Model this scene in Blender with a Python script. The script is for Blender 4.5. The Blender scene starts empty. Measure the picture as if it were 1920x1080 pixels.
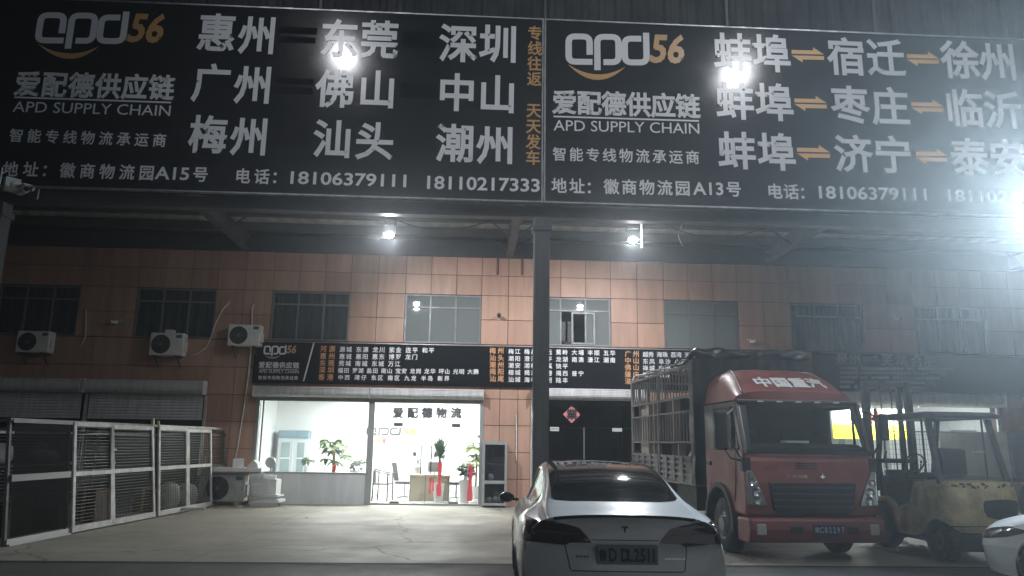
import bpy, math, random
from mathutils import Vector, Matrix
from mathutils.bvhtree import BVHTree
random.seed(7)
C = bpy.context.scene.collection
S = bpy.context.scene
rad = math.radians
V = Vector

# ------------------------------------------------------------------ camera
F, PI_, YA, RO = 1400.0, rad(11.68), rad(2.863), rad(.8246)
CAM = V((0, -20, 1.62))
_R = V((math.cos(YA), -math.sin(YA), 0)); _FW = V((math.sin(YA), math.cos(YA), 0)); _UP = V((0, 0, 1))
_f = _FW*math.cos(PI_) + _UP*math.sin(PI_); _u = -_FW*math.sin(PI_) + _UP*math.cos(PI_)
cr = _R*math.cos(RO) + _u*math.sin(RO); cu_ = _u*math.cos(RO) - _R*math.sin(RO)
cam = bpy.data.objects.new('camera', bpy.data.cameras.new('camera')); C.objects.link(cam)
cam.matrix_world = Matrix((( cr.x, cu_.x, -_f.x, CAM.x), (cr.y, cu_.y, -_f.y, CAM.y), (cr.z, cu_.z, -_f.z, CAM.z), (0, 0, 0, 1)))
cam.data.sensor_width = 36; cam.data.lens = 36*F/1920; cam.data.clip_end = 2000; cam.data.clip_start = .05
S.camera = cam

def ray(x, y):
    return (cr*((x-960)/F) - cu_*((y-540)/F) + _f)
def at_y(x, y, Y=0.0):                      # where the line of sight meets the upright plane Y
    d = ray(x, y); return CAM + d*((Y-CAM.y)/d.y)
def at_z(x, y, Z=0.0):
    d = ray(x, y); return CAM + d*((Z-CAM.z)/d.z)

# ------------------------------------------------------------------ world, added front fill, exposure
W = bpy.data.worlds.new('World'); S.world = W; W.use_nodes = True
nt = W.node_tree; bg = nt.nodes['Background']
sky = nt.nodes.new('ShaderNodeTexSky'); sky.sky_type = 'NISHITA'; sky.sun_disc = False
sky.sun_elevation = rad(-7); sky.sun_rotation = rad(150)
nt.links.new(sky.outputs[0], bg.inputs[0]); bg.inputs[1].default_value = .05
S.view_settings.view_transform = 'Standard'; S.view_settings.look = 'None'
S.view_settings.exposure = 0; S.view_settings.gamma = 1
S.cycles.use_denoising = True
S.cycles.max_bounces = 8; S.cycles.volume_bounces = 0; S.cycles.sample_clamp_indirect = 6
S.cycles.transparent_max_bounces = 16; S.cycles.caustics_reflective = False; S.cycles.caustics_refractive = False

def lamp(name, kind, loc, power, col=(1, 1, 1), size=.1, parent=None, aim=None, spot=None, blend=.5):
    L = bpy.data.lights.new(name, kind); L.energy = power; L.color = col
    if kind in ('POINT', 'SPOT'): L.shadow_soft_size = size
    if kind == 'AREA': L.size = size
    if kind == 'SPOT': L.spot_size = spot or rad(120); L.spot_blend = blend
    if kind == 'SUN': L.angle = size
    o = bpy.data.objects.new(name, L); C.objects.link(o); o.location = loc
    if aim is not None: o.rotation_euler = (V(aim)-V(loc)).to_track_quat('-Z', 'Y').to_euler()
    if parent: o.parent = parent
    return o
lamp('front_fill', 'SUN', (20, -40, 16.5), .17, (.9, .94, 1), rad(50), aim=(2, 0, 0))  # soft sun lamp added as fill for surfaces facing the camera
# yard floodlights on masts behind the photographer: they mirror in the black sign boards
lamp('yard_floodlight', 'POINT', at_y(645, 108, 9) * 1.0, 0.0)
bpy.data.objects.remove(bpy.data.objects['yard_floodlight'])
def mirror_lamp(px, py, L, power, aim):
    p = at_y(px, py, -6+L); p.y = -6-L
    return lamp('yard_floodlight', 'SPOT', p, power, (.93, .95, 1), .30, aim=aim, spot=rad(46), blend=.9)
mirror_lamp(645, 106, 17, 4000, (.3, -6, 7.4)); mirror_lamp(1380, 138, 17, 5500, (5.8, -6, 7.4))
# floodlight just right of the frame; added haze stands in for its lens glare
lamp('beam_floodlight', 'SPOT', (9.2, -9.4, 5.2), 6200, (.72, .88, 1), .10, aim=(0, -18.5, 5.5), spot=rad(140), blend=.9)

# ------------------------------------------------------------------ materials
_mc = {}
def M(name, col=(.5, .5, .5), rough=.5, metal=0, var=0, vs=3, bump=0, bs=40, spec=.5, coat=0, emit=0, ecol=None, island=0, streak=False, trans=0):
    if name in _mc: return _mc[name]
    m = bpy.data.materials.new(name); m.use_nodes = True; t = m.node_tree; b = t.nodes['Principled BSDF']
    b.inputs['Base Color'].default_value = (*col, 1); b.inputs['Roughness'].default_value = rough
    b.inputs['Metallic'].default_value = metal; b.inputs['Specular IOR Level'].default_value = spec
    b.inputs['Coat Weight'].default_value = coat; b.inputs['Coat Roughness'].default_value = .03
    if emit:
        b.inputs['Emission Color'].default_value = (*(ecol or col), 1); b.inputs['Emission Strength'].default_value = emit
    tc = t.nodes.new('ShaderNodeTexCoord'); mp = t.nodes.new('ShaderNodeMapping')
    t.links.new(tc.outputs['Object'], mp.inputs[0])
    if streak: mp.inputs['Scale'].default_value = (3, 3, .35)
    last = None
    if var:
        n = t.nodes.new('ShaderNodeTexNoise'); n.inputs['Scale'].default_value = vs; n.inputs['Detail'].default_value = 7; n.inputs['Roughness'].default_value = .65
        t.links.new(mp.outputs[0], n.inputs[0])
        r = t.nodes.new('ShaderNodeMapRange'); r.inputs[1].default_value = .3; r.inputs[2].default_value = .7; r.inputs[3].default_value = 1-var; r.inputs[4].default_value = 1+var*.6
        t.links.new(n.outputs[0], r.inputs[0])
        mx = t.nodes.new('ShaderNodeVectorMath'); mx.operation = 'SCALE'; mx.inputs[0].default_value = col
        t.links.new(r.outputs[0], mx.inputs['Scale']); last = mx.outputs[0]
        r2 = t.nodes.new('ShaderNodeMapRange'); r2.inputs[1].default_value = .3; r2.inputs[2].default_value = .7
        r2.inputs[3].default_value = min(1, rough*1.25); r2.inputs[4].default_value = rough*.8
        t.links.new(n.outputs[0], r2.inputs[0]); t.links.new(r2.outputs[0], b.inputs['Roughness'])
    if island:
        g = t.nodes.new('ShaderNodeNewGeometry'); hs = t.nodes.new('ShaderNodeHueSaturation')
        r3 = t.nodes.new('ShaderNodeMapRange'); r3.inputs[3].default_value = 1-island; r3.inputs[4].default_value = 1+island
        t.links.new(g.outputs['Random Per Island'], r3.inputs[0]); t.links.new(r3.outputs[0], hs.inputs['Value'])
        r4 = t.nodes.new('ShaderNodeMapRange'); r4.inputs[3].default_value = .5-.006*island/.1; r4.inputs[4].default_value = .5+.006*island/.1
        w = t.nodes.new('ShaderNodeMath'); w.operation = 'FRACT'; w2 = t.nodes.new('ShaderNodeMath'); w2.operation = 'MULTIPLY'; w2.inputs[1].default_value = 7.31
        t.links.new(g.outputs['Random Per Island'], w2.inputs[0]); t.links.new(w2.outputs[0], w.inputs[0]); t.links.new(w.outputs[0], r4.inputs[0]); t.links.new(r4.outputs[0], hs.inputs['Hue'])
        if last: t.links.new(last, hs.inputs['Color'])
        else: hs.inputs['Color'].default_value = (*col, 1)
        last = hs.outputs[0]
    if last: t.links.new(last, b.inputs['Base Color'])
    if bump:
        n2 = t.nodes.new('ShaderNodeTexNoise'); n2.inputs['Scale'].default_value = bs; n2.inputs['Detail'].default_value = 5
        t.links.new(mp.outputs[0], n2.inputs[0]); bp = t.nodes.new('ShaderNodeBump'); bp.inputs['Strength'].default_value = bump; bp.inputs['Distance'].default_value = .02
        t.links.new(n2.outputs[0], bp.inputs['Height']); t.links.new(bp.outputs[0], b.inputs['Normal'])
    _mc[name] = m
    return m
def ground_mat(name, col, stain, rough, crack):
    m = M(name, col, rough, var=.22, vs=.8, bump=.3, bs=45); t = m.node_tree; b = t.nodes['Principled BSDF']
    src = b.inputs['Base Color'].links[0].from_socket
    tc = t.nodes.new('ShaderNodeTexCoord')
    def layer(scale, lo, hi, kind='noise', mp=(1, 1, 1), rot=0):
        nonlocal src
        q = t.nodes.new('ShaderNodeMapping'); q.inputs['Scale'].default_value = mp; q.inputs['Rotation'].default_value = (0, 0, rot); t.links.new(tc.outputs['Object'], q.inputs[0])
        if kind == 'noise':
            n = t.nodes.new('ShaderNodeTexNoise'); n.inputs['Scale'].default_value = scale; n.inputs['Detail'].default_value = 9; n.inputs['Roughness'].default_value = .7; o = n.outputs[0]
        else:
            w = t.nodes.new('ShaderNodeTexNoise'); w.inputs['Scale'].default_value = 1.1; w.inputs['Detail'].default_value = 6; t.links.new(q.outputs[0], w.inputs[0])
            ad = t.nodes.new('ShaderNodeVectorMath'); ad.operation = 'ADD'; t.links.new(q.outputs[0], ad.inputs[0]); t.links.new(w.outputs[1], ad.inputs[1])
            n = t.nodes.new('ShaderNodeTexVoronoi'); n.feature = 'DISTANCE_TO_EDGE'; n.inputs['Scale'].default_value = scale; o = n.outputs[0]
            t.links.new(ad.outputs[0], n.inputs[0])
        if kind == 'noise': t.links.new(q.outputs[0], n.inputs[0])
        r = t.nodes.new('ShaderNodeMapRange'); r.inputs[1].default_value = lo; r.inputs[2].default_value = hi; t.links.new(o, r.inputs[0])
        mx = t.nodes.new('ShaderNodeMix'); mx.data_type = 'RGBA'; t.links.new(r.outputs[0], mx.inputs[0])
        return mx, r
    for (sc, lo, hi, mp, rot, f) in ((.35, .52, .66, (1, 1, 1), 0, .55), (1.6, .58, .70, (1, 1, 1), .4, .5), (1.2, .56, .68, (.12, 2.2, 1), 1.35, .45), (9, .62, .72, (1, 1, 1), 0, .5)):
        mx, r = layer(sc, lo, hi, 'noise', mp, rot); r.inputs[4].default_value = f
        t.links.new(src, mx.inputs['A']); mx.inputs['B'].default_value = (*stain, 1); src = mx.outputs['Result']
    mx, r = layer(crack, .0, .006, 'vor'); mx.inputs['A'].default_value = tuple(c*.9 for c in stain)+(1,); t.links.new(src, mx.inputs['B']); src = mx.outputs['Result']
    t.links.new(src, b.inputs['Base Color']); return m
def glass(name, tint=(.8, .85, .83), ior=1.5, gl=.02, haze=0, hcol=(.6, .65, .63)):
    if name in _mc: return _mc[name]
    m = bpy.data.materials.new(name); m.use_nodes = True; t = m.node_tree; t.nodes.clear()
    o = t.nodes.new('ShaderNodeOutputMaterial'); mix = t.nodes.new('ShaderNodeMixShader'); tr = t.nodes.new('ShaderNodeBsdfTransparent'); g = t.nodes.new('ShaderNodeBsdfGlossy')
    lw = t.nodes.new('ShaderNodeLayerWeight'); lw.inputs[0].default_value = .5; f0 = ((ior-1)/(ior+1))**2
    pw = t.nodes.new('ShaderNodeMath'); pw.operation = 'POWER'; pw.inputs[1].default_value = 5; t.links.new(lw.outputs['Facing'], pw.inputs[0])
    fr = t.nodes.new('ShaderNodeMath'); fr.operation = 'MULTIPLY_ADD'; fr.inputs[1].default_value = 1-f0; fr.inputs[2].default_value = f0; t.links.new(pw.outputs[0], fr.inputs[0])
    tr.inputs[0].default_value = (*tint, 1); g.inputs['Roughness'].default_value = gl
    t.links.new(fr.outputs[0], mix.inputs[0])
    src = tr.outputs[0]
    if haze:
        d = t.nodes.new('ShaderNodeBsdfDiffuse'); d.inputs[0].default_value = (*hcol, 1); m2 = t.nodes.new('ShaderNodeMixShader'); m2.inputs[0].default_value = haze
        t.links.new(tr.outputs[0], m2.inputs[1]); t.links.new(d.outputs[0], m2.inputs[2]); src = m2.outputs[0]
    t.links.new(src, mix.inputs[1]); t.links.new(g.outputs[0], mix.inputs[2]); t.links.new(mix.outputs[0], o.inputs[0])
    _mc[name] = m; return m

black = M('black_paint', (.012, .012, .013), .45)
rubber = M('rubber', (.018, .018, .018), .8, var=.3, vs=8)
steel_dark = M('dark_steel', (.05, .053, .056), .5, var=.25, vs=2)
col_paint = M('column_paint', (.06, .062, .066), .55, var=.3, vs=2, streak=True)
alu = M('aluminium', (.42, .44, .44), .42, .6, var=.25, vs=5)
alu_old = M('old_white_frame', (.46, .45, .43), .55, var=.35, vs=6)
white = M('white_paint', (.78, .79, .78), .45, var=.08)
grey_wall = M('grey_sill_wall', (.52, .54, .54), .6, var=.12, vs=2, streak=True)
shut = M('shutter_metal', (.60, .61, .61), .5, .05, var=.25, vs=3, streak=True)
letter_w = M('white_lettering', (.72, .73, .75), .22, spec=.2)
letter_g = M('gold_lettering', (.56, .32, .11), .22)
board_b = M('black_sign_board', (.007, .0075, .009), .115, var=.2, vs=1.2, spec=.16, bump=.035, bs=1.0)

# ------------------------------------------------------------------ mesh builder
class MB:
    def __init__(s): s.v = []; s.f = []
    def add(s, vs, fs, m=None):
        o = len(s.v)
        s.v += [tuple(m @ V(p)) for p in vs] if m is not None else [tuple(p) for p in vs]
        s.f += [tuple(i+o for i in f) for f in fs]; return s
    def box(s, x0, x1, y0, y1, z0, z1, m=None):
        return s.add([(x0,y0,z0),(x1,y0,z0),(x1,y1,z0),(x0,y1,z0),(x0,y0,z1),(x1,y0,z1),(x1,y1,z1),(x0,y1,z1)],
                     [(0,3,2,1),(4,5,6,7),(0,1,5,4),(1,2,6,5),(2,3,7,6),(3,0,4,7)], m)
    def bar(s, p, q, w, h=None):              # square bar between two points
        p, q = V(p), V(q); d = q-p; h = h or w
        up = V((0,0,1)) if abs(d.normalized().z) < .95 else V((0,1,0))
        x = d.cross(up).normalized(); y = x.cross(d).normalized()
        return s.add([p-x*w/2-y*h/2, p+x*w/2-y*h/2, p+x*w/2+y*h/2, p-x*w/2+y*h/2, q-x*w/2-y*h/2, q+x*w/2-y*h/2, q+x*w/2+y*h/2, q-x*w/2+y*h/2],
                     [(0,3,2,1),(4,5,6,7),(0,1,5,4),(1,2,6,5),(2,3,7,6),(3,0,4,7)])
    def tube(s, pts, r, n=8, closed=False):
        pts = [V(p) for p in pts]; o = len(s.v); k = len(pts); ref = None
        for i, p in enumerate(pts):
            a = pts[i-1] if (i or closed) else p; b = pts[(i+1) % k] if (i < k-1 or closed) else p
            d = (b-a).normalized()
            if ref is None:
                ref = d.cross(V((0,0,1)) if abs(d.z) < .9 else V((1,0,0))).normalized()
            ref = (ref - d*ref.dot(d)).normalized(); y = d.cross(ref)
            rr = r[i] if isinstance(r, (list, tuple)) else r
            for j in range(n):
                t = 2*math.pi*j/n; s.v.append(tuple(p+ref*rr*math.cos(t)+y*rr*math.sin(t)))
        for i in range(k if closed else k-1):
            i2 = (i+1) % k
            for j in range(n): s.f.append((o+i*n+j, o+i*n+(j+1)%n, o+i2*n+(j+1)%n, o+i2*n+j))
        if not closed:
            s.f.append(tuple(o+j for j in range(n))[::-1]); s.f.append(tuple(o+(k-1)*n+j for j in range(n)))
        return s
    def prism(s, poly, axis, a0, a1, m=None):
        n = len(poly)
        def P(p, a): return {'x': (a, p[0], p[1]), 'y': (p[0], a, p[1]), 'z': (p[0], p[1], a)}[axis]
        return s.add([P(p, a0) for p in poly]+[P(p, a1) for p in poly],
                     [tuple(range(n)), tuple(range(2*n-1, n-1, -1))]+[((i+1)%n, i, n+i, n+(i+1)%n) for i in range(n)], m)
    def lathe(s, prof, c, axis='z', n=24, m=None):
        vs, fs = [], []
        for r, h in prof:
            for j in range(n):
                t = 2*math.pi*j/n; a, b = r*math.cos(t), r*math.sin(t)
                p = {'z': (a, b, h), 'y': (a, h, b), 'x': (h, a, b)}[axis]
                vs.append((p[0]+c[0], p[1]+c[1], p[2]+c[2]))
        for i in range(len(prof)-1):
            for j in range(n): fs.append((i*n+j, i*n+(j+1)%n, (i+1)*n+(j+1)%n, (i+1)*n+j))
        return s.add(vs, fs, m)
    def sph(s, c, r, sc=(1,1,1), n=14, k=8):
        prof = [(r*math.sin(math.pi*i/k)+1e-4, -r*math.cos(math.pi*i/k)) for i in range(k+1)]
        t = MB().lathe(prof, (0,0,0), 'z', n)
        return s.add([(p[0]*sc[0]+c[0], p[1]*sc[1]+c[1], p[2]*sc[2]+c[2]) for p in t.v], t.f)
    def grid(s, fn, nu, nv):
        o = len(s.v); ok = {}
        for i in range(nu+1):
            for j in range(nv+1):
                p = fn(i/nu, j/nv)
                if p is not None: ok[i, j] = len(s.v); s.v.append(tuple(p))
        for i in range(nu):
            for j in range(nv):
                q = [(i,j),(i+1,j),(i+1,j+1),(i,j+1)]
                if all(a in ok for a in q): s.f.append(tuple(ok[a] for a in q))
        return s
    def build(s, name, mat, parent=None, smooth=False, bevel=0, seg=2, label=None):
        me = bpy.data.meshes.new(name); me.from_pydata(s.v, [], s.f); me.update()
        o = bpy.data.objects.new(name, me); C.objects.link(o); me.materials.append(mat)
        if smooth:
            for p in me.polygons: p.use_smooth = True
        if bevel:
            b = o.modifiers.new('bevel', 'BEVEL'); b.width = bevel; b.segments = seg; b.limit_method = 'ANGLE'; b.angle_limit = rad(35)
            b.harden_normals = False
        if parent: o.parent = parent
        if label: o['label'] = label
        return o
def thing(name, label, cat, loc=(0,0,0), rot=(0,0,0), group=None):
    o = bpy.data.objects.new(name, None); C.objects.link(o); o.location = loc; o.rotation_euler = rot
    o.empty_display_size = .2; o['label'] = label; o['category'] = cat
    if group: o['group'] = group
    return o
def tag(o, label, cat, group=None):
    o['label'] = label; o['category'] = cat
    if group: o['group'] = group
    return o
def struct(o, kind='structure'): o['kind'] = kind; return o
def kids(o): return [c for c in S.objects if c.parent == o]
def dup(o, loc, label=None, rot=None):
    r = o.copy(); C.objects.link(r); r.location = loc
    if rot is not None: r.rotation_euler = rot
    if label: r['label'] = label
    for ch in kids(o):
        c = ch.copy(); C.objects.link(c); c.parent = r
        for g in kids(ch):
            d = g.copy(); C.objects.link(d); d.parent = c
    return r

# ------------------------------------------------------------------ lettering (the glyphs come from Blender's own built-in font)
_gc = {}
def glyph(s_, res=3):
    k = (s_, res)
    if k in _gc: return _gc[k]
    cu = bpy.data.curves.new('t', 'FONT'); cu.body = s_; cu.size = 1; cu.resolution_u = res
    o = bpy.data.objects.new('t', cu); C.objects.link(o)
    dg = bpy.context.evaluated_depsgraph_get()
    me = bpy.data.meshes.new_from_object(o.evaluated_get(dg))
    bpy.data.objects.remove(o); bpy.data.curves.remove(cu)
    vs = [(v.co.x, v.co.y) for v in me.vertices]; fs = [tuple(p.vertices) for p in me.polygons]
    cnt = {}
    for f in fs:
        for i in range(len(f)):
            e = tuple(sorted((f[i], f[(i+1) % len(f)]))); cnt[e] = cnt.get(e, 0)+1
    ed = [e for e, c in cnt.items() if c == 1]
    bpy.data.meshes.remove(me)
    _gc[k] = (vs, fs, ed); return _gc[k]
def put_glyph(mb, s_, origin, sx, sy, w=0, ux=V((1,0,0)), uz=V((0,0,1)), nn=V((0,-1,0)), off=(0,0), res=3, shear=0):
    vs, fs, ed = glyph(s_, res)
    def P(x, y, h): return origin + ux*((x-off[0]+shear*(y-off[1]))*sx) + uz*((y-off[1])*sy) + nn*h
    mb.add([P(x, y, 0) for x, y in vs], fs)
    if w:
        for i, (a, b) in enumerate(ed):
            A, B = V(vs[a]), V(vs[b]); d = B-A
            if d.length < 1e-6: continue
            d.normalize(); n = V((-d.y, d.x))*w; e = d*w
            q = [A-e-n, B+e-n, B+e+n, A-e+n]; h = .0005*(1+i % 6)
            mb.add([P(p.x, p.y, h) for p in q], [(0,1,2,3)])
def han(mb, chars, p0, p1, h, Y, w=.022, res=3, dy=-.006, sx=1.0):
    """a row of Han characters whose first and last centres stand at picture points p0, p1 on the upright plane Y"""
    n = len(chars)
    for i, c in enumerate(chars):
        if c == ' ': continue
        t = i/(n-1) if n > 1 else 0
        x, y = p0[0]+(p1[0]-p0[0])*t, p0[1]+(p1[1]-p0[1])*t
        o = at_y(x, y, Y); em = (at_y(x, y-h/2, Y).z-at_y(x, y+h/2, Y).z)/(.90+2*w)
        o.y = Y+dy
        ex = (at_y(x+h/2, y, Y).x-at_y(x-h/2, y, Y).x)/(.90+2*w)
        put_glyph(mb, c, o, ex*sx, em, w*min(1, em/ex), off=(.49, .38), res=res)
def latin(mb, s_, x0, x1, yc0, yc1, h, Y, w=.02, res=3, dy=-.006, shear=0):
    vs = glyph(s_, res)[0]; ax = min(v[0] for v in vs)-w; bx = max(v[0] for v in vs)+w; ay = min(v[1] for v in vs)-w; by = max(v[1] for v in vs)+w
    A, B = at_y(x0, yc0, Y), at_y(x1, yc1, Y); hh = at_y((x0+x1)/2, yc0-h/2, Y).z-at_y((x0+x1)/2, yc0+h/2, Y).z
    o = (A+B)/2; o.y = Y+dy; u = (B-A); L = u.length; u.normalize()
    put_glyph(mb, s_, o, L/(bx-ax), hh/(by-ay), w, ux=u, off=((ax+bx)/2, (ay+by)/2), res=res, shear=shear)
def ribbon(mb, pts, w, P, k=[0]):
    pts = [V(p) for p in pts]; n = len(pts); Lf, Rt = [], []
    for i, p in enumerate(pts):
        d1 = (p-pts[i-1]).normalized() if i else (pts[1]-p).normalized(); d2 = (pts[i+1]-p).normalized() if i < n-1 else d1
        t = (d1+d2).normalized(); nn = V((-t.y, t.x)); c = max(.5, nn.dot(V((-d1.y, d1.x))))
        Lf.append(p+nn*(w/2/c)); Rt.append(p-nn*(w/2/c))
    k[0] += 1; h = .0004*(k[0] % 5)
    mb.add([P(q.x, q.y, h) for q in Lf+Rt], [(n+i, n+i+1, i+1, i) for i in range(n-1)])
def rounded(pts, r, n=5):
    out = [V(pts[0])]
    for i in range(1, len(pts)-1):
        a, b, c = V(pts[i-1]), V(pts[i]), V(pts[i+1]); u = (a-b).normalized(); v = (c-b).normalized()
        p, q = b+u*r, b+v*r
        for j in range(n+1):
            t = j/n; out.append(p*(1-t)**2+b*2*t*(1-t)+q*t*t)
    out.append(V(pts[-1])); return out
def logo(mw, mg, x0, x1, y0, y1, x56, Y, smile, dy=-.006, lw_=.19):
    """round lower-case letters, slanted digits and the smile below them; picture box on plane Y"""
    A = at_y(x0, (y0+y1)/2, Y); B = at_y(x1, (y0+y1)/2+ (x1-x0)*.012, Y)
    H = at_y(x0, y0, Y).z-at_y(x0, y1, Y).z; u = (B-A); L = u.length; u.normalize(); o = A-V((0,0,H/2)); o.y = Y+dy
    lw = L/3.1
    for i, ch in enumerate('apd'):
        def P(x, y, h, i=i): return o+u*(i*lw*1.03+x*lw)+V((0,-h,y*H))
        w = lw_
        asp = lw/H
        pts = {'a': [(.87,.32),(.87,.91),(.1,.91),(.1,.09),(.97,.09)], 'p': [(.12,-.17),(.12,.91),(.9,.91),(.9,.09),(.34,.09)], 'd': [(.9,1.06),(.9,.09),(.1,.09),(.1,.86),(.72,.86)]}[ch]
        pts = rounded([(x*asp, y) for x, y in pts], .2)
        ribbon(mw, pts, w, lambda x, y, h: P(x/asp, y, h))
    latin(mg, '56', x56[0], x56[1], x56[2], x56[3], x56[4], Y, .03, dy=dy, shear=.18)
    xa, ya, xb, yb, yd = smile
    n = 16; top, bot = [], []
    for i in range(n+1):
        t = i/n; x = xa+(xb-xa)*t; yl = ya+(yb-ya)*t; b = 4*t*(1-t)
        depth = yd-(ya+yb)/2
        top.append(at_y(x, yl+depth*.62*b, Y)); bot.append(at_y(x+ (t-.5)*-6*0, yl+depth*b, Y))
    for p in top+bot: p.y = Y+dy
    mg.add([tuple(p) for p in top+bot], [(n+1+i, n+2+i, i+1, i) for i in range(n)])

# ================================================================== SETTING
m_yard = ground_mat('yard_asphalt', (.085, .08, .074), (.035, .034, .033), .7, .5)
m_conc = ground_mat('apron_concrete', (.31, .285, .235), (.125, .116, .10), .6, .2)
struct(MB().add([(-300,-300,0),(300,-300,0),(300,300,0),(-300,300,0)], [(0,1,2,3)]).build('yard_ground', m_yard))
ap = MB()
xs = [-30, -23.4, -16.9, -10.3, -3.75, 2.8, 9.4, 16, 22.6, 30]
for i in range(len(xs)-1):
    for y0, y1 in ((-9.32, -4.72), (-4.7, 1.0)):
        ap.add([(xs[i]+.006, y0, .005), (xs[i+1]-.006, y0, .005), (xs[i+1]-.006, y1, .005), (xs[i]+.006, y1, .005)], [(0,1,2,3)])
struct(ap.build('pavement', m_conc))
struct(MB().add([(-30,-9.44,.004),(30,-9.44,.004),(30,-9.33,.004),(-30,-9.33,.004)], [(0,1,2,3)]).build('pavement_joint', M('drain_dark', (.028, .02, .018), .8)))

# ------------------------------------------------------------------ warehouse building
bld = thing('warehouse_building', 'two storey warehouse front clad in square brown panels under the canopy', 'building')
m_panel = M('brown_cladding', (.40, .245, .178), .5, var=.18, vs=1.6, streak=True, island=.10, spec=.4)
m_back = M('joint_dark', (.05, .022, .016), .8)
WX = [-12.53+3.545*k for k in range(8)]          # left edge of each upper window
SILL, HEAD, TOPW = 4.19, 5.53, 6.60
open_lower = [(-16.0, -9.98, 0, 2.72), (-9.9, -6.95, 0, 2.72), (-5.56, -2.68, .78, 2.62), (-2.60, .24, 0, 2.66), (1.62, 4.50, 0, 2.72), (9.5, 14.3, 0, 2.74)]
def in_open(x0, x1, z0, z1):
    for w in WX:
        if x0 < w+2.07-.02 and x1 > w+.02 and z0 < HEAD-.02 and z1 > SILL+.02: return True
    for a, b, c, d in open_lower:
        if x0 < b-.02 and x1 > a+.02 and z0 < d-.02 and z1 > c+.02: return True
    return False
pb = MB(); wb = MB()
cols = []
for k, w in enumerate(WX): cols += [w, w+.69, w+1.38, w+2.07, w+2.80]
cols = [-19.6, -18.9, -18.2, -17.5, -16.8, -16.07, -15.38, -14.69, -14.0, -13.27] + cols + [WX[-1]+3.545+.7*i for i in range(12)]
rows = [4.19, 4.86, 5.53, 6.08, 6.60]
for i in range(len(cols)-1):
    for j in range(len(rows)-1):
        a, b, c, d = cols[i], cols[i+1], rows[j], rows[j+1]
        if not in_open(a, b, c, d): pb.box(a+.007, b-.007, -.012, .01, c+.007, d-.007)
lowcols = [-19.6, -16.05, -9.93, -6.90, -6.25, -5.62, -2.64, .29, .72, 1.20, 1.58, 4.55, 5.2, 5.85, 6.5, 7.2, 7.9, 8.6, 9.44, 14.36, 15.1, 15.8, 16.5, 17.2, 18, 20, 24]
lowrows = [0, .68, 1.36, 2.05, 2.74, 3.45, 4.18]
for i in range(len(lowcols)-1):
    for j in range(len(lowrows)-1):
        a, b, c, d = lowcols[i], lowcols[i+1], lowrows[j], lowrows[j+1]
        if in_open(a, b, c, d): continue
        if (-5.7 < a < .28) and d < 2.8: continue
        pb.box(a+.007, b-.007, -.012, .01, c+.007, d-.007)
pb.build('wall_panels', m_panel, bld, bevel=.003, seg=1)
# backing wall with the openings left free
cuts = open_lower+[(w, w+2.07, SILL, HEAD) for w in WX]
gx = sorted(set([-24, 28]+[c[0] for c in cuts]+[c[1] for c in cuts])); gz = sorted(set([0, TOPW]+[c[2] for c in cuts]+[c[3] for c in cuts]))
for i in range(len(gx)-1):
    for j in range(len(gz)-1):
        mx, mz = (gx[i]+gx[i+1])/2, (gz[j]+gz[j+1])/2
        if any(a < mx < b and c < mz < d for a, b, c, d in cuts): continue
        wb.box(gx[i], gx[i+1], .012, .2, gz[j], gz[j+1])
wb.build('wall', m_back, bld)
eb = MB(); eb.box(-24, 28, -.03, .25, TOPW+.003, 7.05); eb.box(-24, 28, -.09, -.031, TOPW-.02, TOPW+.07)
eb.build('eaves_beam', M('eaves_dark', (.026, .028, .03), .6, var=.2), bld)
MB().box(-24, 28, 6.5, 6.7, -.5, 7.3).build('rear_wall', black, bld)
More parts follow.
